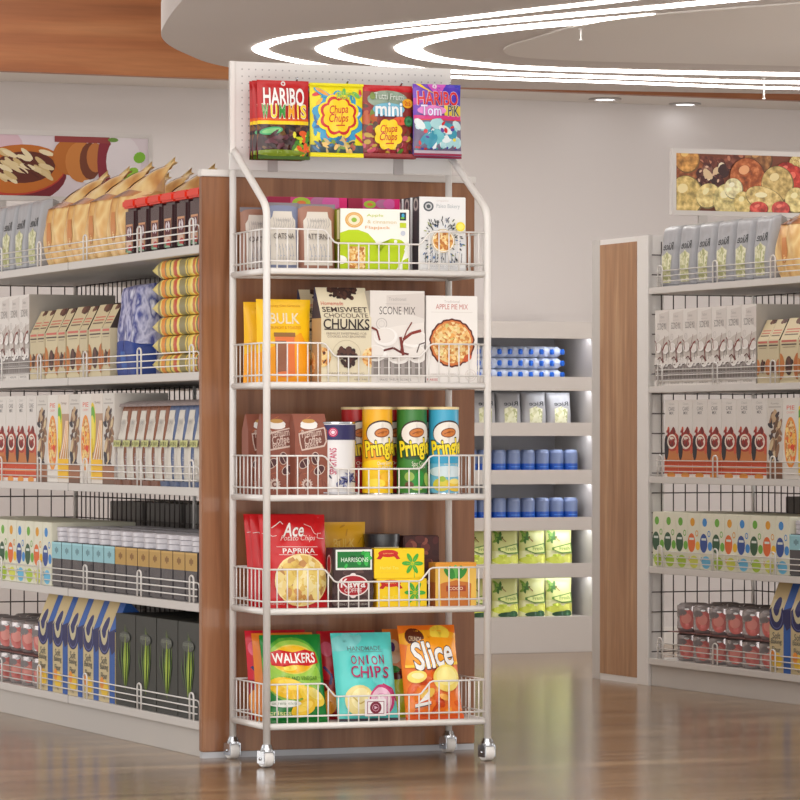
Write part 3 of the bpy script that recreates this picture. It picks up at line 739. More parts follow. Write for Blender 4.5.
def p_cleaner(dark):
    def f(p):
        yg = (214, 222, 90)
        p.rect(0, 0, 1, .42, (238, 238, 190)); p.ell(.35, .18, .36, .14, yg, 18); p.ell(.8, .22, .24, .16, (226, 230, 110), 16)
        for i in range(9): p.ell(.12+.05*(i % 4), .70+.045*(i//2), .13, .05, (70, 120, 40) if i % 2 else (130, 170, 60), 10, .6+i)
        p.line([(.30, .78), (.46, .66)], .03, (150, 110, 50))
        p.poly([(.14, .50), (.92, .62), (.94, .36), (.5, .34), (.14, .44)], (90, 140, 50)); p.poly([(.22, .49), (.87, .59), (.89, .39), (.5, .37), (.22, .44)], (226, 232, 150))
        p.text('Fresh', .62, .48, .4, .09, (120, 160, 70), .01, .05)
        p.ell(.3, .3, .16, .05, (190, 206, 60), 12)
        if dark: p.ell(.5, .05, .38, .10, (30, 70, 40), 16); p.ell(.7, .08, .16, .1, (40, 90, 50), 12)
    return f

def p_chunk_small(p):
    # on the aisle unit: pale lid with red lettering, cookies low down
    p.rect(0, .66, 1, 1, (214, 198, 160)); p.ell(.80, 1.0, .3, .22, (84, 50, 40), 16); p.ell(.6, .95, .16, .1, (110, 70, 54), 12)
    for i in range(3): p.rect(.12, .80-.045*i, .88, .82-.045*i, (206, 120, 100) if i < 2 else (120, 100, 84))
    p.rect(.08, .60, .92, .63, (206, 110, 96)); p.rect(.08, .555, .92, .575, (90, 74, 64)); p.rect(.15, .52, .85, .53, (160, 140, 116))
    p.ell(.0, .24, .26, .36, (196, 120, 56), 16); p.ell(1.0, .24, .24, .36, (190, 110, 52), 16); p.ell(.5, .25, .2, .26, (76, 46, 38), 16); p.scatter(.3, .16, .7, .34, 10, .08, .06, [(54, 30, 26), (100, 60, 46)], 4)
# ------------------------------------------------------------------ room
g = Vector((-math.sin(math.radians(22.5)), math.cos(math.radians(22.5)), 0))   # away along the shelf runs
e = Vector((g.y, -g.x, 0))                                                     # to the right across them
RZ_E = math.atan2(e.y, e.x)
PW = Vector((.606, 15.62, 0))
def local_room(name, mb_fn, kind='structure'):
    mb = MB(); mb_fn(mb); o = mb.build(name); o.location = PW; o.rotation_euler = (0, 0, RZ_E)
    tag(o, kind=kind); return o
# in this frame x runs along the back wall, -y comes into the shop
local_room('floor', lambda m: m.box(-6, 6, -19, .0, -.05, 0, floor_mat()))
local_room('wall_back', lambda m: m.box(-6, 6, 0, .12, 0, 2.95, WALL))
local_room('ceiling', lambda m: m.box(-6, 6, -19, 0, 2.9, 3.0, CEIL))
local_room('trim_1', lambda m: m.box(-6, 6, -.35, -.001, 2.1855, 2.24, M((226, 220, 214), .6)))      # soffit
local_room('trim_2', lambda m: m.box(-6, 6, -.40, -.351, 2.1855, 2.899, WOODH))                     # timber fascia
local_room('baseboard_back', lambda m: m.box(-6, 6, -.012, -.0005, 0.0, .07, M((216, 210, 204), .5)))

# ------------------------------------------------------------------ ceiling island with light tracks
def catmull(pts, n=10, closed=False):
    out = []; N = len(pts)
    for i in range(N-1 if not closed else N):
        p0 = pts[(i-1) % N] if (closed or i > 0) else pts[0]; p1 = pts[i]; p2 = pts[(i+1) % N]
        p3 = pts[(i+2) % N] if (closed or i+2 < N) else pts[-1]
        for k in range(n):
            t = k/n
            out.append(tuple(.5*((2*b)+(-a+c)*t+(2*a-5*b+4*c-d)*t*t+(-a+3*b-3*c+d)*t**3) for a, b, c, d in zip(p0, p1, p2, p3)))
    if not closed: out.append(tuple(pts[-1]))
    return out
HU = 2.166
isl = empty('ceiling_light_island', (0, 13, HU))
tag(isl, 'large rounded grey ceiling island with three curved white light tracks', 'ceiling light')
outline = catmull([(-.35, 10.2), (-.62, 11.6), (-.755, 12.52), (-.79, 13.02), (-.74, 13.5), (-.616, 13.98), (-.25, 14.47), (.247, 14.80), (1.547, 15.08), (3.0, 15.25), (3.6, 14.2), (3.3, 11.5), (1.6, 9.9)], 10, True)
def prism(mb, pts, z0, z1, m, msd=None):
    n = len(pts); cx = sum(p[0] for p in pts)/n; cy = sum(p[1] for p in pts)/n
    vs = [(p[0], p[1]-13, z0) for p in pts]+[(p[0], p[1]-13, z1) for p in pts]
    mb.add(vs, [list(range(n))], m); mb.add(vs, [[n+i for i in range(n)][::-1]], m)
    mb.add(vs, [(i, (i+1) % n, n+(i+1) % n, n+i) for i in range(n)], msd or m, True)
mb = MB(); prism(mb, outline, 0, .10, ISLAND); mb.build('panel', isl)
inner = catmull([(.80, 12.2), (.42, 13.0), (.36, 13.40), (.50, 13.62), (1.0, 13.78), (2.6, 14.0), (2.9, 12.6), (2.0, 11.6)], 8, True)
mb = MB(); prism(mb, inner, -.006, -.0005, M((232, 226, 220), .7)); mb.build('inner_panel', isl)
def px_on(x, y, z):                                    # a measured sight line met with the underside height
    Z = F*(z-CAM_H)/(437-y); return ((x-400)/F*Z, Z)
def track(pts, wd, tail):
    q = [px_on(x, y, HU) for x, y in pts]; q = q+tail
    q = catmull(q, 8, True); n = len(q); vs = []
    for i in range(n):
        a = Vector(q[i-1]); c = Vector(q[(i+1) % n]); d = (c-a).normalized(); nr = Vector((-d.y, d.x))*wd/2; p = Vector(q[i])
        vs += [(p.x+nr.x, p.y+nr.y-13, -.004), (p.x-nr.x, p.y-nr.y-13, -.004), (p.x+nr.x, p.y+nr.y-13, -.0005), (p.x-nr.x, p.y-nr.y-13, -.0005)]
    mb = MB(); fs = []
    for i in range(n):
        a = 4*i; b = 4*((i+1) % n)
        fs += [(a, b, b+1, a+1), (a+2, a, b, b+2)[::-1], (a+1, a+3, b+3, b+1)[::-1]]
    mb.add(vs, fs, LED); mb.build('light_track', isl)
track([(425, 22), (350, 30), (292, 37), (264, 45), (262, 51), (285, 58), (330, 66), (390, 72), (453, 76.5), (620, 82), (800, 88)], .05, [(2.6, 14.9), (3.1, 14.0), (3.0, 12.6), (2.2, 11.4), (1.2, 11.35), (.55, 11.95)])
track([(490, 22), (420, 29), (360, 37), (330, 45), (328, 51), (350, 58), (400, 66), (453, 71), (620, 77), (800, 82)], .068, [(2.4, 14.6), (2.9, 13.8), (2.8, 12.7), (2.1, 11.7), (1.35, 11.6), (.75, 12.05)])
track([(575, 22), (500, 29), (440, 37), (411, 45), (411, 51), (432, 58), (480, 64), (530, 67.5), (640, 71), (800, 74)], .09, [(2.3, 14.35), (2.7, 13.6), (2.6, 12.8), (2.0, 12.0), (1.45, 11.9), (.95, 12.15)])
for (px, y0, y1, Y, w) in ((581, 24, 31, 12.6, 'nearer'), (764, 77, 97, 14.35, 'farther')):
    L = .075 if y1 > 90 else .035
    X = (px-400)/F*Y
    mb = MB(); mb.tube([(0, 0, 0), (0, 0, -L)], .0035, WHITE); mb.tube([(0, 0, -L), (0, 0, -L-.004)], .006, WHITE); mb.tube([(0, 0, 0), (0, 0, -.004)], .008, WHITE)
    o = mb.build('hanging_rod'); o.location = (X, Y, HU-.0062 if y1 < 90 else HU-.0042)
    tag(o, 'thin white rod hanging from the ceiling island, '+w+' to the photographer' if w == 'nearer' else 'thin white rod hanging at the far edge of the ceiling island', 'rod')
def downlight(px, py, label):
    Z = F*(2.1855-CAM_H)/(437-py); X = (px-400)/F*Z
    t = empty('recessed_downlight', (X, Z, 2.1855)); tag(t, label, 'downlight')
    mb = MB(); mb.lathe([(.04, -.0005), (.065, -.0005), (.066, -.004), (.045, -.007), (.04, -.002)], M((170, 164, 160), .5), 28); mb.build('trim_ring', t)
    mb = MB(); mb.lathe([(.0005, -.0035), (.042, -.0035)], LED2, 28); mb.build('lamp', t)
downlight(605, 98.5, 'left of two small round downlights in the soffit by the back wall')
downlight(685, 103.5, 'right downlight with a grey ring in the soffit by the back wall')

# ------------------------------------------------------------------ gondola shelving
SH = [1.344, 1.011, .707, .403, .094]
T_END = 2.305
O_A = Vector((-.5173, 10.19, 0))+g*2.33
O_B = Vector((.838, 13.18, 0))
RZ_T = math.atan2(-g.y, -g.x)
def gondola(O, label, skin):
    r = empty('gondola_shelving', O, RZ_T); tag(r, label, 'shelving unit')
    T_END = 2.305
    for k, z in enumerate(SH):
        mb = MB()
        mb.box(0.004, T_END-.001, 0, .39, z-.022, z, SHELFW, .0015)
        mb.box(0.004, T_END-.001, .402, .77, z-.022, z, SHELFW)
        mb.box(1.178, 1.181, -.0006, .001, z-.022, z+.0003, GREYM)
        mb.build('shelf', r)
        mb = MB()
        zs = (.018, .036, .054)
        for dz in zs:
            mb.tube([(.05, .006, z+dz), (T_END-.03, .006, z+dz)], .0020, WHITE, 6)
        mb.tube([(T_END-.03, .006, z+.054), (T_END-.014, .006, z+.05), (T_END-.01, .006, z+.04), (T_END-.01, .006, z)], .0022, WHITE, 6)
        for t in (.085, .49, .89, 1.33, 1.81, 2.24):
            pts = [(t-.016, .003, z), (t-.016, .003, z+.062)]+[(t-.016*math.cos(a), .003, z+.062+.010*math.sin(a)) for a in (.5, 1.1, 1.57, 2.0, 2.6)]+[(t+.016, .003, z+.062), (t+.016, .003, z)]
            mb.tube(pts, .0026, WHITE, 6)
        mb.build('wire_guard', r)
    mb = MB(); mb.box(.0, T_END, .012, .76, 0.0, SH[4]-.023, M((200, 194, 188), .5), .001); mb.build('plinth', r)
    # wire back and wire end
    mb = MB(); n = 0
    t = .03
    while t < T_END-.02:
        mb.tube([(t, .396, .09), (t, .396, 1.50)], .0022, DARKWIRE, 5); t += .045
    z = .115
    while z < 1.5:
        mb.tube([(.01, .3985, z), (T_END-.01, .3985, z)], .0022, DARKWIRE, 5); z += .067
    mb.build('back_mesh', r)
    mb = MB(); y = .045
    while y < .39:
        mb.tube([(.012, y, .09), (.012, y, 1.50)], .0022, DARKWIRE, 5); y += .045
    z = .115
    while z < 1.51:
        mb.tube([(.0095, .01, z), (.0095, .39, z)], .0022, DARKWIRE, 5); z += .067
    mb.build('end_mesh', r)
    for x in (.006, T_END/2, T_END-.008):
        mb = MB(); mb.box(x-.006, x+.006, .392, .400, .08, 1.51, WHITE); mb.build('post', r)
    # near end panel, timber
    mb = MB(); mb.box(T_END, 2.33, 0, .778, .016, 1.522, WOODV, .003); mb.build('end_panel', r)
    mb = MB(); mb.box(T_END+.002, 2.328, .002, .776, 0, .0155, M((190, 192, 198), .35)); mb.build('kick_strip', r)
    mb = MB(); mb.box(T_END-.003, 2.333, -.003, .781, 1.5222, 1.540, M((226, 222, 218), .4), .002); mb.build('cap', r)
    # far end column, white with a timber inset
    mb = MB()
    mb.box(-.441, -.001, 0.004, .060, 0, 1.523, WHITE, .002)
    mb.box(-.441, -.375, 0, .02, 0, 1.523, M((206, 202, 198), .25, .2), .001)
    mb.box(-.085, -.001, 0, .02, 0, 1.523, WHITE, .001); mb.box(-.375, -.085, 0, .02, 0, .022, WHITE); mb.box(-.375, -.085, 0, .02, 1.505, 1.523, WHITE)
    mb.build('column', r)
    mb = MB(); mb.box(-.375, -.085, -.0015, .003, .022, 1.505, WOODB); mb.build('timber_inset', r)
    return r
def gpt(O, t, y, z=0): return O-g*t+e*y+Vector((0, 0, z))
GA = gondola(O_A, 'long white shelving unit with a timber end panel behind the wheeled rack', 0)
GB = gondola(O_B, 'white shelving unit at right with a narrow timber inset column', 1)

ORD = ['first', 'second', 'third', 'fourth', 'fifth', 'sixth', 'seventh', 'eighth', 'ninth', 'tenth', 'eleventh', 'twelfth', 'thirteenth', 'fourteenth']
SHN = ['top', 'second', 'third', 'fourth', 'bottom']
ROW = ['', ' in second row', ' in third row', ' in back row']
def visible(p):
    x = 400+p.x/p.y*F
    return -22 < x < 830
def run(proto, shelf, ts, desc, cat, group, y0=.012, d=.1, rows=1, rowstep=None, dz=0, tier='', rz=0, lim=9):
    """proto: thing built at the origin; the same goods stand on both units"""
    for O, side in ((O_A, 'left'), (O_B, 'right')):
        for r_ in range(rows):
            k = 0
            for t in ts:
                p = gpt(O, t-.03, y0+d/2+r_*(rowstep or d), SH[shelf]+dz+.0004)
                if not visible(p) or (r_ and t > lim): continue
                o = clone(proto); o.location = p; o.rotation_euler = (0, 0, RZ_T+rz)
                o['label'] = '%s %s from left%s%s, %s shelf, %s shelving' % (ORD[k], desc, tier, ROW[r_], SHN[shelf], side)
                o['category'] = cat; o['group'] = '%s on the %s shelf at %s' % (group, SHN[shelf], side)
                k += 1
    drop(proto)
def drop(o):
    for k in list(o.children): drop(k)
    bpy.data.objects.remove(o)
def single(mb, name): return mb.build(name)
def seq(t0, pitch, n): return [t0+pitch*(i+.5) for i in range(n)]

# shelf 1
run(single(pouch(.128, .10, .205, (168, 168, 172), None, 0, .3), 'rice_pouch') if False else single(pouch(.122, .205, .095, (172, 172, 176), p_rice, .02, .4, side=M((150, 150, 154)), ex=.13), 'rice_pouch'),
    0, seq(.075, .134, 6), 'grey rice pouch', 'pouch', 'grey rice pouches', d=.095)
PITA = PM('toasted_bread', [(188, 122, 66), (222, 172, 104), (242, 212, 150), (224, 172, 104)], 11, .35, 'noise', (1, 1, .6))
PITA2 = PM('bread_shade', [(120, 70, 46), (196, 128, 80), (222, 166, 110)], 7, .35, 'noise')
def pita():
    """pillowy sack: rounded upright front, neck folded back and drawn up to a point at the right"""
    w, h, d = .196, .275, .14
    mb = MB(); zb = .60
    def fn(a, b, sgn):
        c = (max(0, 1-abs(2*a-1)**5))**.5
        if b < zb:
            k = b/zb; bulge = .55+.45*math.sin(PI*(.12+.76*k))**.7
            hw = w/2*(.88+.12*math.sin(PI*min(1, k*1.05)))
            yf, yb = -d/2*bulge, d/2*.9; z = k*.172
            x = (a-.5)*2*hw
        else:
            k = (b-zb)/(1-zb)
            hw = w/2*(.96-.10*k); x = (a-.5)*2*hw
            rise = .060+.034*a*k
            z = .172+rise*math.sin(PI/2*k)+(.012*math.sin(PI*a) if k < .5 else .012*math.sin(PI*a))*(1-k)
            yf = -d/2*(.60)+k*(d*.92)+.01; yb = d/2*(.9+.12*k)
        ym = (yf+yb)/2
        y = ym+(yf-ym)*c if sgn < 0 else ym+(yb-ym)*c
        if b >= zb and sgn < 0: y += .018*math.sin(PI*((b-zb)/(1-zb)))*math.sin(2*PI*(a*.9+.1))
        y += .003*math.sin(a*17+b*11)
        return (x, y, z)
    mb.grid(lambda a, b: fn(a, b, -1), 22, 34, PITA)
    mb.grid(lambda a, b: fn(a, b, 1), 22, 34, PITA, True)
    # drawn-up corner
    base = [fn(.62, .97, -1), fn(.80, .95, -1), fn(.98, .97, -1), fn(.9, .99, 1), fn(.7, .99, 1)]
    tip = (w/2+.002, .08, h+.004)
    mb.add(base+[tip], [(i, (i+1) % 5, 5) for i in range(5)], PITA, True)
    # dark crease where the neck folds over, and its shaded hollow
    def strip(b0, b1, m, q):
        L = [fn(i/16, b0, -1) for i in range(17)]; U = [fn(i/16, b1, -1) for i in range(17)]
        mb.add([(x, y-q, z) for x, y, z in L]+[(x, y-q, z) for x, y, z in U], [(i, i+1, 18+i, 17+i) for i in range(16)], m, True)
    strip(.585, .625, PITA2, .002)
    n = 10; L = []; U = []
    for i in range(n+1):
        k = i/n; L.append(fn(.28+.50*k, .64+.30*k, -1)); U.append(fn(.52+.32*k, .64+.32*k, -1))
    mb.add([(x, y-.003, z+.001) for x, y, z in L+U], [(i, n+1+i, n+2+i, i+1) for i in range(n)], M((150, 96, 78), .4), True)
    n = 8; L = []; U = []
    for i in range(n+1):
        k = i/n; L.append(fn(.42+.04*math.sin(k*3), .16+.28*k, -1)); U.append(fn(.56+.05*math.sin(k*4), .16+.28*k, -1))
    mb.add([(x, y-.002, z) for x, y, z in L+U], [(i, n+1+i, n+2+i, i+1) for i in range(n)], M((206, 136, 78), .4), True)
    return mb
run(single(pita(), 'bread_bag'), 0, [.87+.1+.2*i for i in range(4)], 'tan bag of flatbread', 'bread bag', 'bread bags', d=.15, rows=2, rowstep=.19, lim=1.5)
def redjar():
    r = empty('coffee_jar')
    mb = MB(); mb.box(-.043, .043, -.043, .043, 0, .128, M((74, 50, 52), .2), .008)
    p_jarlabel(P(mb, lambda a, b, q: ((a-.5)*.062, -.0435-q, .006+b*.10), .062, .10)); mb.build('jar_body', r)
    mb = MB(); mb.box(-.049, .049, -.049, .049, .1285, .153, M((232, 54, 28), .3), .005); mb.build('lid', r); return r
run(redjar(), 0, seq(1.655, .108, 6), 'red-lidded coffee jar', 'jar', 'coffee jars', d=.1)

# shelf 2
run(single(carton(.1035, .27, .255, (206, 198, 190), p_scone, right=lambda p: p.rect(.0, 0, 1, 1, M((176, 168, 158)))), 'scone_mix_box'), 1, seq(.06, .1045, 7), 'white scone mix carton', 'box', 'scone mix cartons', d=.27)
chw = single(gable(.118, .10, .205, .135, (214, 200, 164), p_chunk_small, dy=.035, side=(60, 46, 40)), 'chocolate_chunk_box')
run(chw, 1, [1.012+.206*i for i in range(3)], 'wide cream chocolate chunk carton', 'box', 'wide chocolate chunk cartons', d=.1)
chn = single(gable(.072, .10, .203, .135, (206, 192, 158), p_chunk_small, dy=.035, side=(60, 46, 40)), 'chocolate_chunk_box')
run(chn, 1, [.835, .908]+[1.11+.206*i for i in range(3)], 'narrow cream chocolate chunk carton', 'box', 'narrow chocolate chunk cartons', d=.1)
run(single(pouch(.19, .255, .13, SPECK, p_bluebag, .01, .5, ex=.1), 'speckled_bag'), 1, [1.66], 'blue speckled bag', 'bag', 'blue speckled bags', d=.14)
NOOD = PM('striped_pasta', [(196, 70, 50), (236, 150, 50), (246, 226, 110), (250, 232, 130), (120, 126, 80), (244, 214, 80), (250, 234, 140), (196, 90, 60)], 30, .3, 'noise', (1, 0, 0))
def noodle():
    # lies flat: its long side faces the aisle, sealed tip at the left
    mb = MB(); L, W, T = .43, .24, .0503
    def fn(a, b, s):
        e1 = .04+.96*(min(1, a/.17)**.85)
        b = .5-.5*math.cos(PI*b); e2 = max(0, 1-abs(2*b-1)**30)**.5
        return ((a-.5)*L, (b-.5)*W*(.93+.07*e1), T/2+s*(T/2*e1*e2*(1+.03*math.sin(a*14)*math.sin(b*4))))
    rd = random.Random(6)
    cs = [(246, 222, 110), (250, 230, 120), (244, 216, 100), (248, 228, 130), (238, 150, 56), (250, 230, 130), (206, 84, 56), (244, 214, 90), (116, 128, 84), (250, 232, 140), (214, 120, 70), (240, 206, 90), (150, 140, 96)]
    n = 44; band = []
    while len(band) < n: band += [len(band)]*0+[rd.choice(cs)]*rd.choice((1, 1, 2, 3))
    band[:7] = [(246, 226, 130)]*7
    for i in range(n):
        for sg in (1, -1):
            mb.grid(lambda a, b, i=i, sg=sg: fn((i+a)/n, b, sg), 1, 16, M(band[i], .3), sg < 0)
    return mb
nd = single(noodle(), 'pasta_packet')
for i in range(6):
    c = clone(nd); run(c, 1, [2.10], 'yellow striped pasta packet', 'packet', 'yellow pasta packets level %d' % (i+1), d=.25, dz=i*.0512)
for o in [o for o in C.objects if o.name.startswith('pasta_packet') and 'label' in o]:
    lv = round((o.location.z-SH[1])/.0512); 
    o['label'] = 'yellow striped pasta packet, %s, stack beside the timber panel' % (['lowest of its stack', 'second from bottom', 'third from bottom', 'fourth from bottom', 'fifth from bottom', 'topmost of its stack'][max(0, min(5, lv))])
    o['group'] = 'stacked yellow pasta packets'
drop(nd)

# shelf 3
cw = .1035
run(single(carton(cw, .16, .256, (222, 216, 210), p_choco), 'cake_mix_box'), 2, [.132+.1045*(i+.5) for i in range(7)], 'orange-banded cake mix box', 'box', 'orange banded cake boxes', d=.16)
run(single(carton(cw, .16, .256, (216, 210, 202), p_biscuit), 'biscuit_box'), 2, [.917, 1.232, 1.545], 'brown biscuit box', 'box', 'brown biscuit boxes', d=.16)
run(single(carton(cw, .16, .256, (230, 224, 216), p_pie2), 'pie_mix_box'), 2, [1.022, 1.336], 'white pie box with orange oval', 'box', 'white pie boxes', d=.16)
run(single(carton(cw, .16, .256, (226, 216, 206), p_cake), 'sponge_cake_box'), 2, [1.127, 1.441], 'sponge cake box with yellow band', 'box', 'sponge cake boxes', d=.16)
def oatp(col, word):
    def f(p):
        p_oat(col, word)(p); p.rect(.12, .455, .88, .53, (200, 200, 130)); p.text(word, .5, .49, .6, .05, (110, 110, 60), .02)
        p.rect(0, 0, 1, .06, [int(x*.8) for x in col]); p.rect(0, .93, 1, 1, (150, 136, 134))
    return f
run(single(pouch(.0785, .233, .12, (150, 96, 70), oatp((150, 96, 70), 'OAT BRAN'), .015, .3, ex=.13), 'oat_pouch'), 2, seq(1.60, .080, 5), 'brown oat pouch', 'pouch', 'brown oat pouches', d=.12)
run(single(pouch(.0785, .233, .12, (96, 112, 150), oatp((96, 112, 150), 'OATMEAL'), .015, .3, ex=.13), 'oat_pouch'), 2, seq(2.00, .080, 4), 'blue oat pouch', 'pouch', 'blue oat pouches', d=.12)

# shelf 4
cols = ['g', 'g', 'g', 'o', 'b', 'g', 'o', 'b', 'g', 'o', 'b']
for c, nm in (('g', 'green'), ('o', 'orange'), ('b', 'blue')):
    run(single(carton(.087, .26, .185, (228, 226, 206), p_circles(c)), 'dotted_carton'), 3, [.04+.0885*(i+.5) for i, q in enumerate(cols) if q == c], 'white carton with %s dots' % nm, 'carton', '%s dotted cartons' % nm, d=.26)
def whitejar(lab, ink):
    r = empty('capped_jar')
    mb = MB(); mb.box(-.048, .048, -.048, .048, 0, .132, M((74, 70, 74), .25), .004)
    p_band(lab, ink)(P(mb, lambda a, b, q: ((a-.5)*.094, -.0485-q, .082+b*.048), .094, .048)); mb.build('jar_body', r)
    mb = MB(); st = M((206, 202, 208), .3)
    mb.lathe([(.0005, .1325), (.043, .1325), (.043, .146), (.040, .147), (.044, .148), (.044, .160), (.041, .161), (.045, .162), (.045, .172), (.042, .174), (.0005, .174)], st, 20); mb.build('cap', r)
    return r
run(whitejar((150, 200, 210), (110, 150, 160)), 3, [1.055+.0985*i for i in range(6)], 'white-capped jar, pale blue label', 'jar', 'blue label jars', rows=3, d=.1)
run(whitejar((190, 150, 76), (140, 96, 30)), 3, [1.646+.0985*i for i in range(7)], 'white-capped jar, gold label', 'jar', 'gold label jars', rows=3, d=.1)

# shelf 5
TIN = M((176, 168, 168), .22, .55)
def tincan():
    r, h = .056, .094
    return can(r, h, [(.0005, .001, TIN), (r*.9, .001, TIN), (r, .012, TIN), (r*.97, .045, TIN), (r, .052, TIN), (r*.99, .086, TIN), (r*.8, h, TIN), (r*.7, h-.004, TIN), (.0005, h-.004, TIN)], p_canfront, .008, .08, 20)
tc0 = single(tincan(), 'food_tin')
for lv, nm in ((0, ' in lower layer'), (1, ' in upper layer')):
    c = clone(tc0)
    run(c, 4, seq(.174, .117, 6), 'silver tin', 'tin', 'silver tins'+nm, rows=2, d=.117, dz=lv*.0975, tier=nm, rz=math.radians(40))
drop(tc0)
for O, side in ((O_A, 'left'), (O_B, 'right')):      # card trays that carry the two layers
    for lv in (0,):
        mb = MB(); mb.box(-.36, .36, -.005, .24, .0, .0025, M((120, 80, 76), .6)); o = mb.build('tin_tray'); o.location = gpt(O, .525-.03, .012, SH[4]+.0946+lv*.1); o.rotation_euler = (0, 0, RZ_T)
        tag(o, 'thin brown card sheet between the two layers of tins, %s unit' % side, 'card sheet')
run(single(gable(.142, .13, .285, .20, (206, 188, 146), p_carton_blue, dy=.035, side=(40, 92, 170)), 'flour_carton'), 4, [.880+.1445*(i+.5) for i in range(5)], 'blue and cream flour carton', 'carton', 'flour cartons', d=.13)
run(single(carton(.172, .24, .255, (52, 52, 46), p_grass), 'asparagus_box'), 4, [1.607+.176*(i+.5) for i in range(4)], 'black carton with green stalks', 'carton', 'black asparagus cartons', d=.24, y0=.012)

# goods with plain grey backs on the far side of each unit
rb = MB(); rb.box(-.16, .16, -.11, .11, 0, .235, M((126, 120, 116), .6), .002); rb.box(-.161, .161, -.02, .02, .2352, .2358, M((160, 154, 148), .5)); rb = rb.build('storage_carton')
for O, side in ((O_A, 'left'), (O_B, 'right')):
    for s_, z in enumerate(SH[1:]):
        for k, t in enumerate((.36, .72, 1.08, 1.44, 1.80) if side == 'left' else (.3, .66, 1.02)):
            if s_ == 2 and k == 4: continue
            o = clone(rb); o.location = gpt(O, t, .56, z+.0005); o.rotation_euler = (0, 0, RZ_T)
            tag(o, '%s plain grey carton behind the mesh, %s shelf of %s unit' % (ORD[k], SHN[s_+1], side), 'carton', 'grey cartons behind the %s unit' % side)
drop(rb)

# ------------------------------------------------------------------ hanging picture signs on the gondola ends
def sign(O, d0, d1, label, art, dz=0):
    r = empty('picture_sign', gpt(O, .05, d0, 1.56), RZ_E); tag(r, label, 'sign')
    W = d1-d0; H = .225; z0 = .03+dz
    fm = M((214, 208, 204), .4)
    mb = MB(); b = .016
    mb.box(0, W, 0, .02, z0, z0+b, fm); mb.box(0, W, 0, .02, z0+H-b, z0+H, fm); mb.box(0, b, 0, .02, z0+b, z0+H-b, fm); mb.box(W-b, W, 0, .02, z0+b, z0+H-b, fm)
    mb.build('frame', r)
    mb = MB(); mb.box(b+.0002, W-b, .004, .016, z0+b, z0+H-b, M((222, 214, 214), .5))
    w2, h2 = W-2*b-.0002, H-2*b
    art(P(mb, lambda a, c, q: (b+.0002+a*w2, .004-q, z0+b+c*h2), w2, h2, None, .00005)); mb.build('picture', r)
    for x in (.12, W-.16):
        mb = MB(); mb.box(x-.016, x+.016, .004, .016, -.05, z0, M((196, 190, 186), .4)); mb.build('bracket', r)
    return r
def art_nuts(p):
    rd = random.Random(21)
    p.rect(0, 0, 1, 1, (120, 60, 36))
    def nut(x, y, rx, ry, c, hi, rot=0, tex=None):
        p.ell(x, y, rx, ry, [int(v*.6) for v in c], 22, rot); p.ell(x-.003, y+.010, rx*.95, ry*.94, tex or PM('nut%d_%d_%d' % c, [tuple(int(v*.72) for v in c), c, tuple(min(255, int(v*.6+h_*.5)) for v, h_ in zip(c, hi))], 45, .5, 'noise'), 22, rot); p.ell(x-rx*.2, y+ry*1.2, rx*.30, ry*.22, hi, 14, rot+.3)
    for i in range(10): nut(rd.uniform(.02, .42), rd.uniform(.78, .98), .05, .045, (110, 50, 36), (190, 120, 90), rd.uniform(0, 3))
    nut(.10, .62, .10, .10, (150, 80, 44), (226, 160, 100)); nut(.07, .9, .08, .08, (200, 140, 70), (240, 200, 120))
    for x, y in ((.16, .66), (.2, .74), (.24, .6), (.15, .5), (.27, .5), (.19, .56), (.3, .68)): nut(x, y, .035, .028, (84, 34, 30), (220, 180, 150), rd.uniform(0, 3)); 
    p.scatter(.1, .42, .3, .82, 12, .03, .02, [(240, 224, 196), (220, 190, 150), (60, 26, 26)], 2)
    nut(.52, .92, .09, .08, (140, 90, 50), (200, 150, 90)); nut(.84, .84, .13, .09, (214, 184, 120), (240, 220, 170), 0, PM('ginger', [(206, 180, 110), (226, 204, 140), (180, 146, 84)], 200))
    nut(.45, .60, .115, .115, (170, 84, 36), (236, 170, 120)); nut(.70, .74, .065, .05, (176, 40, 30), (236, 120, 100)); nut(.93, .86, .07, .06, (206, 60, 44), (246, 140, 120))
    nut(.75, .56, .07, .09, (190, 50, 36), (236, 110, 90)); nut(.88, .56, .08, .05, (196, 60, 50), (240, 120, 100), .4); nut(.97, .62, .07, .07, (176, 40, 40), (226, 110, 100))
    nut(.64, .50, .105, .105, (196, 166, 100), (236, 216, 160)); nut(.83, .44, .045, .035, (180, 90, 40), (220, 150, 90), .5); nut(.90, .36, .07, .05, (196, 70, 70), (236, 140, 130), .3)
    nut(.06, .24, .11, .12, (214, 184, 110), (244, 226, 170)); nut(.20, .26, .08, .07, (226, 200, 130), (246, 234, 180), .5); nut(.32, .18, .09, .10, (226, 206, 136), (248, 238, 190)); nut(.36, .40, .06, .06, (236, 222, 170), (250, 244, 214))
    nut(.42, .14, .06, .07, (222, 196, 120), (246, 234, 180)); nut(.56, .22, .13, .07, (220, 190, 120), (248, 236, 190), -.3); nut(.76, .22, .075, .075, (222, 200, 130), (246, 234, 180))
    nut(.52, .06, .06, .04, (206, 70, 60), (240, 130, 110)); nut(.66, .06, .06, .045, (206, 76, 70), (240, 130, 110)); nut(.9, .14, .1, .08, (206, 120, 70), (240, 180, 130))
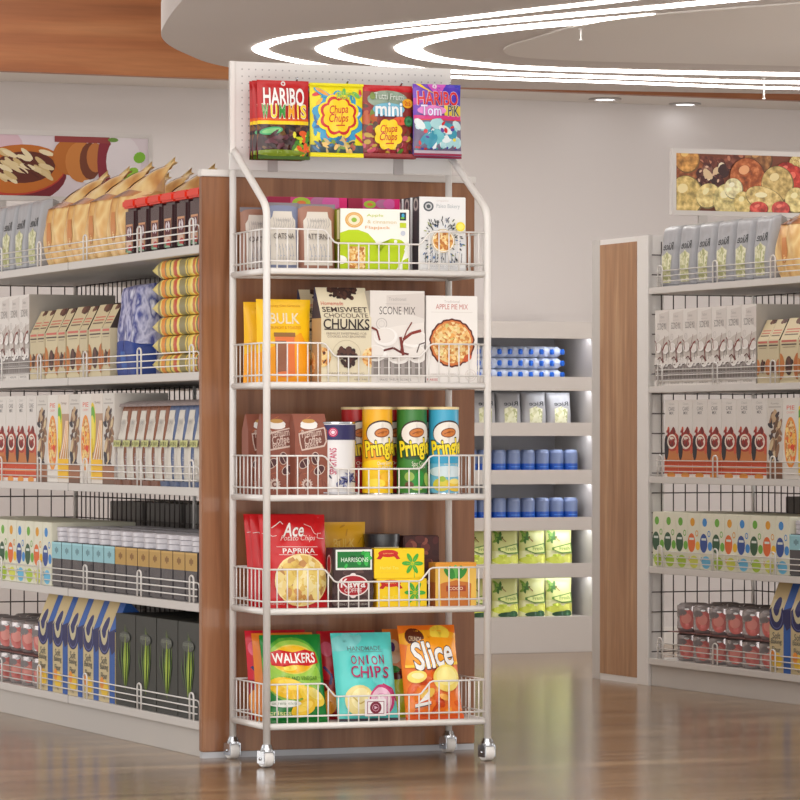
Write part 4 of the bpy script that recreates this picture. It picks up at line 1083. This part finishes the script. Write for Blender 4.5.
def art_walnut(p):
    p.rect(0, 0, 1, 1, (226, 214, 220)); p.ell(.1, .75, .2, .15, (222, 190, 200), 18)
    p.ell(.25, .30, .29, .155, (120, 24, 40), 30, .12); p.ell(.26, .42, .275, .135, (190, 60, 40), 30, .1); p.ell(.27, .44, .26, .13, (196, 110, 34), 30, .1)
    p.ell(.30, .47, .175, .085, (100, 40, 24), 24, .08)
    rd = random.Random(31)
    for i in range(24): p.ell(.30+rd.uniform(-.13, .13), .48+rd.uniform(-.22, .24), .045, .014, rd.choice([(230, 208, 160), (214, 186, 130), (240, 224, 184), (220, 196, 146)]), 10, -.5+rd.uniform(-.3, .3))
    for i in range(5): p.ell(.30+rd.uniform(-.09, .09), .48+rd.uniform(-.14, .14), .03, .006, (90, 34, 22), 8, -.6)
    p.ell(.56, .66, .10, .10, (190, 110, 40), 20); p.ell(.62, .58, .09, .11, (206, 130, 60), 20); p.ell(.67, .6, .06, .10, (120, 60, 36), 16); p.ell(.70, .66, .05, .08, (196, 120, 60), 16)
    p.ell(.755, .6, .045, .14, (140, 40, 56), 20); p.rect(.47, .9, .78, 1.0, (150, 60, 60)); p.ell(.69, .26, .06, .012, (236, 230, 230), 12)
    p.ell(.86, .60, .10, .14, (234, 226, 230), 20); p.ell(.95, .68, .035, .03, (130, 190, 50), 12, .4); p.ell(.90, .40, .05, .03, (150, 200, 60), 12, .6); p.ell(.80, .96, .03, .012, (110, 150, 60), 10)
sign(O_A, .02, .645, 'framed walnut picture sign above the far end of the left shelving', art_walnut)
sign(O_B, .066, .70, 'framed mixed nuts picture sign above the right shelving', art_nuts)

# ------------------------------------------------------------------ lit wall cabinet at the back
CE = Vector((.752, 15.27, 0))+e*.02
WC = empty('wall_display_cabinet', CE, RZ_E); tag(WC, 'pale built-in wall display cabinet with lit shelves beyond the rack', 'cabinet')
cm = M((192, 184, 178), .5); W_ = 1.05; D_ = .365
surf = [1.062, .886, .700, .512, .332, .139]; lips = [(1.020, 1.075), (.844, .896), (.656, .712), (.476, .527), (.292, .347)]
mb = MB()
mb.box(-W_, -W_+.02, 0, D_, 0, 1.29, cm); mb.box(-.02, .012, 0, D_, 0, 1.29, cm); mb.box(-W_+.02, -.02, D_-.015, D_, 0, 1.29, M((160, 155, 155), .6)); mb.build('carcass', WC)
mb = MB(); mb.box(-W_+.02, -.02, .012, D_-.016, 1.240, 1.29, cm, .001); mb.box(-W_+.02, -.02, 0, .0118, 1.224, 1.29, cm, .001); mb.build('top_panel', WC)
mb = MB(); mb.box(-W_+.02, -.02, 0, D_-.016, 0, .139, cm, .001); mb.build('base_panel', WC)
for (a, b), s_ in zip(lips, surf):
    mb = MB(); mb.box(-W_+.02, -.0202, 0, .012, a, b, cm, .001); mb.box(-W_+.02, -.0202, .012, D_-.016, a+.016, s_, M((150, 147, 147), .6)); mb.build('shelf', WC)
LED3 = M((240, 246, 255), .5, 0, 14)
tops = [1.224]+[a for a, b in lips]
for z in tops:
    mb = MB(); mb.box(-.20, -.022, .016, .034, z+.006, z+.0155, LED3); mb.build('led_strip', WC)
def cab(proto, row, xs, y, label, cat, group, dz=0):
    n = len(xs)
    if n == 10: RZ2 = RZ_E+math.radians(38)
    else: RZ2 = RZ_E
    for k, x in enumerate(xs):
        o = clone(proto); o.location = CE+e*x+g*y+Vector((0, 0, surf[row]+dz+.0004)); o.rotation_euler = (0, 0, RZ2)
        o['label'] = label % ORD[k]; o['category'] = cat; o['group'] = group
def bottle():
    r = empty('spray_bottle'); R = .0222
    mb = MB()
    prof = [(.0005, -.10), (R*.9, -.10), (R, -.092), (R, .03), (R*.9, .045), (R*.55, .056), (R*.5, .062)]
    mb.lathe(prof, M((214, 222, 240), .25), 16); me = mb
    me.v = [(x*1, -z, y+R) for x, y, z in me.v]; o = me.build('bottle_body', r)
    mb = MB(); mb.lathe([(R*.5, .045), (R*.5, .072), (.0005, .074)], M((40, 110, 220), .3), 14); mb.v = [(x, -z, y+R) for x, y, z in mb.v]; mb.build('cap', r)
    return r
bt = bottle()
for k, nm in enumerate(('bottom', 'middle', 'top')):
    cab(bt, 0, [-.140-.0450*i for i in range(10)], .16, '%s blue-capped bottle from the right in the '+nm+' layer, cabinet top shelf', 'bottle', 'blue-capped bottles, '+nm+' layer', k*.0448)
drop(bt)
rp = single(pouch(.104, .128, .06, (170, 168, 170), p_rice, .02, .4, ex=.3), 'rice_pouch')
cab(rp, 1, [-.122-.108*i for i in range(5)], .10, '%s grey rice pouch from the right on the wall cabinet', 'pouch', 'rice pouches on the wall cabinet'); drop(rp)
def bluecan():
    r, h = .0300, .090; A = M((110, 124, 160), .3); B = M((20, 76, 170), .3); S = M((190, 190, 200), .3, .6)
    return can(r, h, [(.0005, .0, S), (r*.85, .0, B), (r, .006, B), (r, .034, B), (r, .036, A), (r, .078, A), (r*.85, h-.002, A), (r*.8, h, S), (r*.75, h-.003, S), (.0005, h-.003, S)], lambda p: p.rect(.3, .22, .7, .27, (70, 130, 214)), .01, .055, 20)
bc = single(bluecan(), 'drink_can')
for row in (2, 3):
    cab(bc, row, [-.080-.0615*i for i in range(8)], .075, '%s blue drink can from the right, wall cabinet '+('third' if row == 2 else 'fourth')+' shelf', 'can', 'blue cans on cabinet %s shelf' % ('third' if row == 2 else 'fourth'))
drop(bc)
for row in (4, 5):
    cp = single(pouch(.113, .150 if row == 4 else .148, .07, (224, 226, 150), p_cleaner(row == 5), .05, .5), 'cleaner_pouch')
    cab(cp, row, [-.124-.1155*i for i in range(4)], .09, '%s yellow-green pouch from the right, wall cabinet '+('fifth' if row == 4 else 'sixth')+' shelf', 'pouch', 'yellow-green pouches on cabinet %s shelf' % ('fifth' if row == 4 else 'sixth')); drop(cp)
# ------------------------------------------------------------------ wheeled wire rack
RK = Vector((-.3388, 9.912, 0)); RA = math.radians(20)
ru = Vector((math.cos(RA), math.sin(RA), 0)); rv = Vector((-math.sin(RA), math.cos(RA), 0))
RW, RD = .602, .285
RS = [1.272, .982, .694, .4045, .1120]
rack = empty('wheeled_display_rack', RK, RA); tag(rack, 'white wire snack display rack on castors with a pegboard header', 'display rack')
PR = .0096
for x, nm in ((0, 0), (RW, 1)):
    mb = MB(); pts = [(x, 0, .05), (x, 0, 1.36)]
    for i in range(7):                                   # bend, then lean back to the rear post
        t = i/6; pts.append((x, .0+.03*t*t*1.3, 1.40+.055*t-.006*t*t))
    pts += [(x, .245, 1.570), (x, RD-.004, 1.59)]
    mb.tube(pts, PR, WHITE, 12); mb.build('front_post', rack)
    mb = MB(); mb.tube([(x, RD, .05), (x, RD, 1.60)], PR*.95, WHITE, 12); mb.build('rear_post', rack)
for z in RS:
    t = empty('shelf', (0, 0, z)); t.parent = rack
    mb = MB(); mb.box(.004, RW-.004, .004, RD-.004, -.011, -.003, M((222, 218, 214), .4)); mb.build('tray', t)
    mb = MB(); q = -.0095
    for a, b in (((.009, 0), (RW-.009, 0)), ((.009, RD), (RW-.009, RD)), ((0, .009), (0, RD-.009)), ((RW, .009), (RW, RD-.009))):
        mb.tube([(a[0], a[1], q), (b[0], b[1], q)], .0085, WHITE, 10)
    mb.build('frame', t)
    mb = MB(); hi, lo, bt_ = .098, .064, .016; wr = .0021; y = -.001
    xa, xb, xc, xd = .155, .185, .415, .445
    mb.tube([(.008, y, hi), (xa-.006, y, hi), (xa+.002, y, hi-.003), (xb-.004, y, lo+.003), (xb+.004, y, lo), (xc-.004, y, lo), (xc+.004, y, lo+.003), (xd-.002, y, hi-.003), (xd+.006, y, hi), (RW-.008, y, hi)], wr*1.15, WHITE, 7)
    mb.tube([(.008, y, bt_), (RW-.008, y, bt_)], wr*1.15, WHITE, 7)
    x = .0275
    while x < RW-.015:
        top = hi if (x < xa or x > xd) else (lo if xb < x < xc else lo+(hi-lo)*((xb-x)/(xb-xa) if x < xb else (x-xc)/(xd-xc)))
        mb.tube([(x, y, -.004), (x, y, top)], wr*.9, WHITE, 6); x += .0275
    for xx in (.0, RW):
        mb.tube([(xx, .008, hi), (xx, RD-.008, hi)], wr*1.1, WHITE, 7); mb.tube([(xx, .008, bt_), (xx, RD-.008, bt_)], wr*1.1, WHITE, 7)
        yy = .03
        while yy < RD-.015: mb.tube([(xx, yy, -.004), (xx, yy, hi)], wr*.9, WHITE, 6); yy += .0318
    mb.tube([(.008, RD-.006, hi), (RW-.008, RD-.006, hi)], wr, WHITE, 7); mb.tube([(.008, RD-.006, bt_), (RW-.008, RD-.006, bt_)], wr, WHITE, 7)
    mb.build('wire_basket', t)
# pegboard header
PB0, PB1 = -.012, RW+.004
t = empty('pegboard', (0, RD-.006, 0)); t.parent = rack
mb = MB(); mb.box(PB0, PB1, -.004, .004, 1.537, 1.820, M((226, 223, 220), .45), .0015)
mb.box(PB0, PB0+.012, -.010, .004, 1.58, 1.820, WHITE); 
HOLE = M((176, 172, 172), .7)
zz = 1.80
while zz > 1.585:
    xx = .022
    while xx < RW-.01:
        a = [(xx+.0022*math.cos(i*PI/4), -.0046, zz+.0022*math.sin(i*PI/4)) for i in range(8)]
        mb.add(a, [list(range(8))], HOLE); xx += .0185
    zz -= .0185
mb.build('panel', t)
for x in (.105, .455):
    mb = MB(); mb.box(x-.013, x+.013, -.010, -.0045, 1.534, 1.60, M((178, 172, 170), .4)); mb.build('bracket', t)
for x in (.145, .285, .435, .57):
    mb = MB(); mb.tube([(x, -.004, 1.762), (x, -.075, 1.762), (x, -.088, 1.768), (x, -.092, 1.774)], .0024, CHROME, 8); mb.build('hook', t)
# castors
for k, (x, y) in enumerate(((0, 0), (RW, 0), (0, RD), (RW, RD))):
    t = empty('castor', (x, y, 0), .22); t.parent = rack
    R = .0220; ox = .008
    mb = MB(); mb.lathe([(.004, .060), (.012, .058), (.015, .050), (.017, .046), (.017, .041), (.004, .041)], CHROME, 18)
    mb.box(-.016, .018, -.012, .012, .036, .042, CHROME, .002)
    for sx in (-.0155, .0155):
        mb.box(sx+ox*0-.0012, sx+.0012, -.014, .021, .010, .042, CHROME, .001)
    mb.tube([(-.019, .004, R), (.020, .004, R)], .004, CHROME, 10); mb.build('fork', t)
    mb = MB(); mb.lathe([(.004, -.0115), (R*.6, -.0125), (R*.85, -.0138), (R*.97, -.011), (R, -.005), (R, .005), (R*.97, .011), (R*.85, .0138), (R*.6, .0125), (.004, .0115)], M((236, 233, 230), .35), 28)
    mb.v = [(z, x+.004, y+R) for x, y, z in mb.v]; mb.build('wheel', t)
def rk(u, v, z=0): return RK+ru*u+rv*v+Vector((0, 0, z))
def put(o, u, v, shelf, label, cat, group=None, dz=0, rz=0, tilt=0):
    o.location = rk(u, v, RS[shelf]+dz-.0026); o.rotation_euler = (tilt, 0, RA+rz); tag(o, label, cat, group); return o

# header bags on the hooks
def hang(mb, name, u, v, z, label, cat='sweet bag', group=None, rz=0, lean=0):
    o = mb.build(name); o.location = rk(u, v, z); o.rotation_euler = (lean, 0, RA+rz); tag(o, label, cat, group); return o
wm = bag(.142, .205, .026, (190, 26, 30), p_wurms, .05, .02, 1.2, 1)
w0 = hang(wm, 'gummy_bag', .104, .185, 1.560, 'red and green gummy worm bag at front of leftmost peg', group='gummy worm bags on the leftmost peg')
for i, (dv, lb) in enumerate(((.022, 'second red and green worm bag, behind the front one'), (.044, 'rearmost red and green worm bag on the leftmost peg'))):
    o = clone(w0); o.location = rk(.098, .185+dv, 1.560); o['label'] = lb
hang(bag(.146, .192, .024, (240, 226, 20), p_chupa, .05, .02, 1, 2), 'lollipop_bag', .252, .19, 1.570, 'yellow and blue lollipop sweet bag with large flower logo', rz=-.03)
hang(bag(.142, .19, .020, (60, 50, 60), p_chupa, .05, .02, 1, 5), 'lollipop_bag', .244, .222, 1.572, 'dark sweet bag behind the yellow flower-logo bag')
hang(bag(.142, .188, .026, (150, 50, 44), p_mini, .05, .02, 1, 3), 'mini_lollipop_bag', .394, .195, 1.574, 'red bag of mini lollipops with yellow flower logo')
hang(bag(.142, .188, .02, (150, 50, 44), p_mini, .05, .02, 1, 6), 'mini_lollipop_bag', .412, .225, 1.572, 'second red mini lollipop bag, mostly hidden behind the first')
hang(bag(.134, .188, .028, (110, 70, 170), p_tompik, .05, .02, 1, 4), 'gummy_bag', .530, .185, 1.580, 'purple and blue gummy bag on the rightmost peg')
hang(bag(.134, .188, .022, (60, 40, 120), p_tompik, .05, .02, 1, 7), 'gummy_bag', .545, .225, 1.576, 'second purple gummy bag peeking out below the first')

# top shelf
def oatb(col, word, w=.09, h=.168):
    mb = pouch(w, h, .055, col, p_oat(col, word), .03, .3)
    return mb
def topfold(mb, w, h): mb.box(-w/2, w/2, -.003, .003, h-.012, h, M((128, 122, 128), .5))
a = oatb((158, 114, 94), 'OATS', .086); topfold(a, .086, .168)
put(a.build('porridge_pouch'), .047, .235, 0, 'brown porridge pouch behind the left post, rearmost on top shelf', 'pouch', 'porridge pouches')
b = oatb((122, 130, 158), 'OATSNA', .092); topfold(b, .092, .170)
put(b.build('porridge_pouch'), .055, .05, 0, 'blue-grey porridge pouch with cream label on top shelf', 'pouch', 'porridge pouches')
c_ = oatb((160, 112, 92), 'ATTERNA', .102); topfold(c_, .102, .168)
put(c_.build('porridge_pouch'), .149, .05, 0, 'wide brown-pink porridge pouch with cream label on top shelf', 'pouch', 'porridge pouches')
def p_beet(p):
    p.rect(0, 0, 1, 1, (196, 60, 120)); p.rect(0, .84, .28, 1, (150, 16, 60)); p.ell(.42, .92, .12, .07, (160, 190, 50), 14); p.ell(.42, .92, .06, .03, (220, 120, 60), 10); p.ell(.66, .93, .13, .08, (176, 110, 150), 16); p.ell(.80, .93, .12, .09, (206, 90, 160), 16); p.rect(.9, .82, 1, 1, (216, 20, 110))
    p.text('BEETROOT', .5, .6, .7, .12, (250, 220, 230), .02)
for u, w, lb in ((.160, .215, 'left magenta beetroot carton behind the porridge pouches'), (.342, .142, 'right magenta beetroot carton behind the flapjack box')):
    put(carton(w, .045, .192, (150, 20, 76), p_beet).build('beetroot_carton'), u, .17, 0, lb, 'carton', 'magenta cartons')
put(carton(.189, .048, .157, (246, 246, 238), p_flap, left=lambda p: (p.rect(0, 0, 1, 1, (120, 110, 30)), p.rect(.2, .5, .9, .98, (230, 226, 180)), p.rect(.0, .0, .5, 1, (150, 166, 20)))).build('flapjack_box'), .2975, .04, 0, 'white and lime green flapjack box with a bird shape', 'box')
for i, (u, v, lb) in enumerate(((.485, .045, 'tall white cereal box with granola bowl, front on top shelf'), (.481, .101, 'tall cereal box directly behind the front granola box'), (.478, .157, 'rearmost tall cereal box on the top shelf'))):
    put(carton(.129, .05, .192, (236, 236, 236), p_cereal, left=lambda p: (p.rect(0, 0, 1, 1, (66, 72, 74)), p_side_dark(p))).build('cereal_box'), u, v, 0, lb, 'box', 'cereal boxes on the rack')

# second shelf
put(pouch(.147, .214, .06, (252, 200, 16), p_bulk, .05, .8, 3).build('yellow_granola_pouch'), .072, .085, 1, 'front yellow foil granola pouch on second shelf', 'pouch', 'yellow granola pouches')
put(pouch(.147, .210, .055, (246, 190, 16), p_bulk, .05, .8, 5).build('yellow_granola_pouch'), .070, .185, 1, 'rear yellow foil granola pouch on second shelf', 'pouch', 'yellow granola pouches')
ch = gable(.136, .075, .245, .165, (222, 212, 184), p_chunks, dy=.05, side=(40, 42, 80), left=lambda p: (p.rect(0, 0, 1, 1, (190, 160, 124)), p.ell(.0, .3, .4, .4, COOKIE, 16)))
put(ch.build('chocolate_chunk_box'), .217, .045, 1, 'front cream chocolate chunk carton with slanted top', 'carton', 'chocolate chunk cartons on the rack')
put(gable(.136, .075, .243, .165, (216, 204, 176), p_chunks, dy=.05, side=(40, 42, 80)).build('chocolate_chunk_box'), .207, .150, 1, 'rear chocolate chunk carton, partly hidden, second rack shelf', 'carton', 'chocolate chunk cartons on the rack')
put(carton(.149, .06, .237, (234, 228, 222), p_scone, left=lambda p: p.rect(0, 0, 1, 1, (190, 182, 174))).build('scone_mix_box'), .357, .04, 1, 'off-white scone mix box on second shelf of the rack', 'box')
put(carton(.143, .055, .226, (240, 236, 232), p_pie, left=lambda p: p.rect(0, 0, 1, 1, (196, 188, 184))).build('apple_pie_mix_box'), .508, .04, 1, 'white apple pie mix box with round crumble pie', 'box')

# third shelf
for u, v, r, lb in ((.055, .215, .0, 'rearmost brown coffee bag on third rack shelf'), (.053, .085, -.02, 'middle brown coffee bag behind the left post'), (.125, .045, .02, 'front brown coffee bag beside the white drum')):
    o = gable(.088, .055, .208, .165, (146, 84, 66), p_coffeebag, dy=.022)
    put(o.build('coffee_bag'), u, v, 2, lb, 'bag', 'brown coffee bags', rz=r)
def drum():
    r = empty('powder_drum'); R = .051; W0 = M((232, 230, 230), .4); H = .186
    can(R, H, [(.0005, 0, WHITE), (R*.97, 0, CHROME), (R, .003, W0), (R, H-.004, W0)], p_drum, .004, H-.010, 40).build('tub', r)
    mb = MB(); mb.lathe([(R, H-.004), (R*1.02, H-.003), (R*1.02, H+.001), (R*.95, H+.002), (R*.93, H-.002), (.0005, H-.002)], CHROME, 40); mb.build('lid', r); return r
put(drum(), .204, .057, 2, 'white drum with navy band and upright pink lettering', 'drum')
def tube_can(col, paint, rim):
    r = empty('crisp_tube'); R = .039; H = .226; c = M(col, .35)
    # printed from the left to the right edge of the front half
    can(R, H, [(.0005, 0, c), (R, 0, CHROME), (R, .004, c), (R, H-.006, c)], paint, .004, H-.014, 40).build('tube_body', r)
    mb = MB(); m2 = M(rim, .3); mb.lathe([(R, H-.006), (R*1.04, H-.006), (R*1.04, H), (R*.9, H+.001), (.0005, H+.001)], m2, 40); mb.build('lid', r); return r
cream = (236, 214, 160)
put(tube_can((244, 180, 24), p_crisps_y, cream), .318, .055, 2, 'yellow crisp tube, leftmost of the front three', 'crisp tube', 'crisp tubes')
put(tube_can((56, 124, 52), p_crisps_g, cream), .413, .055, 2, 'green crisp tube between the yellow and blue ones', 'crisp tube', 'crisp tubes')
put(tube_can((66, 170, 206), p_crisps_b, cream), .501, .055, 2, 'light blue crisp tube at the right of third shelf', 'crisp tube', 'crisp tubes')
for u, lb in ((.296, 'red crisp tube behind the yellow tube, leftmost red one'), (.392, 'middle red crisp tube behind the green tube'), (.486, 'rightmost red crisp tube behind the blue tube')):
    put(tube_can((190, 26, 28), p_crisps_r, cream), u, .155, 2, lb, 'crisp tube', 'red crisp tubes at the back')

# fourth shelf
RL = math.radians(14)
for u, v, lb in ((.098, .055, 'front red paprika crisp bag on fourth shelf'), (.098, .125, 'middle red paprika crisp bag, behind the front one'), (.098, .175, 'rearmost red paprika crisp bag on fourth shelf')):
    put(bag(.178, .238, .05 if v < .1 else .036, (206, 24, 32), p_ace, .035, .02, 1.2, int(v*100), math.tan(RL)*.7 if v < .1 else .2).build('crisp_bag'), u, v, 3, lb, 'crisp bag', 'red paprika crisp bags')
def p_foil(p):
    p.text('BULK', .5, .74, .5, .12, (240, 200, 90), .02); p.scatter(.1, .3, .9, .95, 20, .08, .02, [(236, 180, 40), (206, 146, 20)], 4)
put(pouch(.122, .216, .045, (232, 174, 28), p_foil, .05, 1.2, 2).build('gold_pouch'), .275, .20, 3, 'gold foil pouch standing behind the dark coffee bag', 'pouch')
put(carton(.112, .05, .154, (66, 44, 44), p_kawa, left=lambda p: (p.rect(0, 0, 1, 1, (52, 38, 42)), p_kawa_side(p)), bev=.004).build('dark_coffee_pack'), .2375, .04, 3, 'dark brown coffee pack with green label and red oval logo', 'pack')
put(carton(.138, .075, .073, (250, 214, 20), p_tea, left=lambda p: p.rect(0, 0, 1, 1, (236, 170, 20))).build('tea_box'), .372, .055, 3, 'lower yellow tea box of the stack of two', 'box', 'yellow tea boxes')
put(carton(.138, .075, .077, (250, 214, 20), p_tea, left=lambda p: p.rect(0, 0, 1, 1, (236, 170, 20))).build('tea_box'), .365, .055, 3, 'upper yellow tea box resting on the other', 'box', 'yellow tea boxes', dz=.0735)
put(carton(.113, .05, .113, (236, 170, 60), p_coco, left=lambda p: (p.rect(0, 0, 1, 1, (196, 140, 60)), p.rect(0, 0, 1, .55, (170, 96, 56)))).build('coconut_biscuit_box'), .52, .04, 3, 'orange coconut biscuit box with green palm leaves', 'box')
def darktin():
    r = empty('dark_tin'); R = .045; H = .185; c = M((44, 42, 46), .35)
    can(R, H, [(.0005, 0, c), (R, 0, c), (R, H-.02, c)], lambda p: (p.rect(.25, .3, .8, .92, (226, 214, 170)), p.rect(.3, .34, .75, .9, PM('nut_label', [(226, 206, 110), (206, 176, 80), (236, 226, 150)], 140))), .0, H-.02, 32).build('tin_body', r)
    mb = MB(); mb.lathe([(R, H-.02), (R*1.04, H-.02), (R*1.04, H), (.0005, H)], M((36, 36, 40), .3), 32); mb.build('lid', r); return r
put(darktin(), .370, .165, 3, 'dark round tin with yellow label behind the tea boxes', 'tin')
put(carton(.10, .05, .180, (70, 34, 34), lambda p: (p.scatter(.05, .5, .95, .95, 22, .13, .1, [(110, 50, 46), (60, 26, 28), (150, 84, 70), (90, 40, 40)], 5), p.scatter(.6, .3, .9, .5, 6, .06, .05, [(220, 200, 190)], 6)), bev=.003).build('chocolate_pack'), .475, .175, 3, 'dark brown chocolate pack standing at the back right', 'pack')

# bottom shelf
L2 = .27
def leanbag(w, h, t, col, fr, sd, ln=L2, name='crisp_bag'): return bag(w, h, t, col, fr, .03, .02, 1.2, sd, ln).build(name)
put(leanbag(.165, .222, .06, (20, 130, 50), p_walkers, 1), .093, .035, 4, 'green salt and vinegar crisp bag at left of bottom shelf', 'crisp bag')
put(leanbag(.165, .224, .05, (236, 130, 40), lambda p: p.ell(.5, .6, .3, .2, (250, 200, 60)), 2, .2), .092, .112, 4, 'orange crisp bag squeezed between the green and red bags', 'crisp bag')
def p_redbag(p):
    p.rect(0, 0, 1, .45, (150, 24, 30)); p.ell(.12, .8, .1, .12, (226, 90, 120), 14); p.line([(.05, .6), (.16, .5), (.12, .4)], .04, (60, 40, 110)); p.ell(.5, .6, .3, .2, (230, 200, 60)); p.ell(.1, .2, .12, .2, (236, 150, 40), 14)
put(leanbag(.165, .228, .05, (206, 24, 50), p_redbag, 3, .2), .092, .170, 4, 'red crisp bag at the very back left of bottom shelf', 'crisp bag')
put(leanbag(.165, .224, .055, (90, 212, 206), p_onion, 4), .286, .035, 4, 'turquoise onion crisp bag in the middle of bottom shelf', 'crisp bag')
put(leanbag(.160, .226, .05, (196, 24, 40), p_redbag, 5, .25), .268, .105, 4, 'red crisp bag directly behind the turquoise bag', 'crisp bag')
put(leanbag(.158, .240, .06, (240, 120, 26), p_slice, 6), .468, .035, 4, 'orange crisp bag with bold white lettering at right', 'crisp bag')
def p_mixbag(p):
    p.rect(0, .0, 1, .5, (206, 206, 40)); p.ell(.12, .5, .16, .1, (110, 40, 30), 14); p.ell(.1, .55, .1, .06, (60, 140, 50), 12); p.ell(.14, .75, .12, .2, (236, 190, 150), 14); p.ell(.12, .8, .05, .08, (90, 60, 120), 10)
put(leanbag(.158, .228, .05, (236, 130, 50), p_mixbag, 7, .25), .452, .115, 4, 'orange and yellow bag behind the bold lettered one', 'crisp bag')
# price tag clipped on the bottom basket
mb = MB(); mb.box(-.029, .029, -.003, .0, 0, .044, M((232, 226, 228), .4), .001)
p = P(mb, lambda a, b, q: ((a-.5)*.058, -.0031-q, b*.044), .058, .044); p.rect(.10, .13, .90, .87, (140, 60, 80)); p.rect(.13, .17, .87, .83, (240, 234, 236)); p.ell(.5, .5, .27, .27, (120, 24, 50), 20); p.ring(.5, .5, .14, .16, (226, 170, 190), 16); p.poly([(.44, .40), (.44, .60), (.60, .5)], (226, 190, 206))
o = mb.build('price_tag'); o.location = rk(.291, -.006, RS[4]+.012); o.rotation_euler = (0, 0, RA); tag(o, 'small white square tag with maroon circle clipped on bottom basket', 'tag')

# ------------------------------------------------------------------ lights
def area(loc, size, sy, power, rot=(0, 0, 0), col=(1, .975, .945)):
    l = bpy.data.lights.new('area', 'AREA'); l.shape = 'RECTANGLE'; l.size = size; l.size_y = sy; l.energy = power; l.color = col
    o = bpy.data.objects.new('added_fill_light', l); C.objects.link(o); o.location = loc; o.rotation_euler = rot; return o  # added lamp with no visible fixture, placed only for its light
area((0, 7.0, 2.88), 5.0, 3.5, 95)
area((0, 4.0, 1.9), 4.0, 2.0, 38, (math.radians(78), 0, 0))  # added soft fill from the camera side
area((0, 4.2, .22), 5.0, 2.5, 60, (math.radians(180-55), 0, 0))  # added uplight low in front, standing in for floor bounce
area((.8, 6.6, .02), 6.0, 2.4, 120, (math.radians(180-30), 0, 0))  # added uplight at floor level to lift the ceiling island
area((1.0, 13.9, 2.12), 2.4, .3, 8.0, (math.radians(15), 0, 0))  # added wash for the back wall, below the island
area((-1.2, 13.2, 2.7), 1.6, .6, 14.0, (math.radians(15), 0, 0))
def aimed(loc, to, sx, sy, p):
    o = area(loc, sx, sy, p); o.rotation_euler = (Vector(to)-Vector(loc)).to_track_quat('-Z', 'Y').to_euler()
aimed((4.0, 11.5, .7), (.8, 13.4, 2.17), 2.0, 1.5, 40)  # added lamp out of view at right, lifts the island underside
aimed((-3.6, 11.6, .7), (-.2, 13.2, 2.4), 2.0, 1.5, 20)  # same added lift from out of view at left
w = bpy.data.worlds.new('world'); bpy.context.scene.world = w; w.use_nodes = True
w.node_tree.nodes['Background'].inputs[0].default_value = (1, .985, .965, 1); w.node_tree.nodes['Background'].inputs[1].default_value = .88
sc = bpy.context.scene
sc.view_settings.view_transform = 'Standard'; sc.view_settings.look = 'None'; sc.view_settings.exposure = 0
cam = bpy.data.cameras.new('camera'); co = bpy.data.objects.new('camera', cam); C.objects.link(co)
co.location = (0, 0, CAM_H); co.rotation_euler = (PI/2, 0, 0)
cam.sensor_width = 36; cam.lens = 36*F/800; cam.shift_y = 37/800; cam.clip_end = 100
sc.camera = co
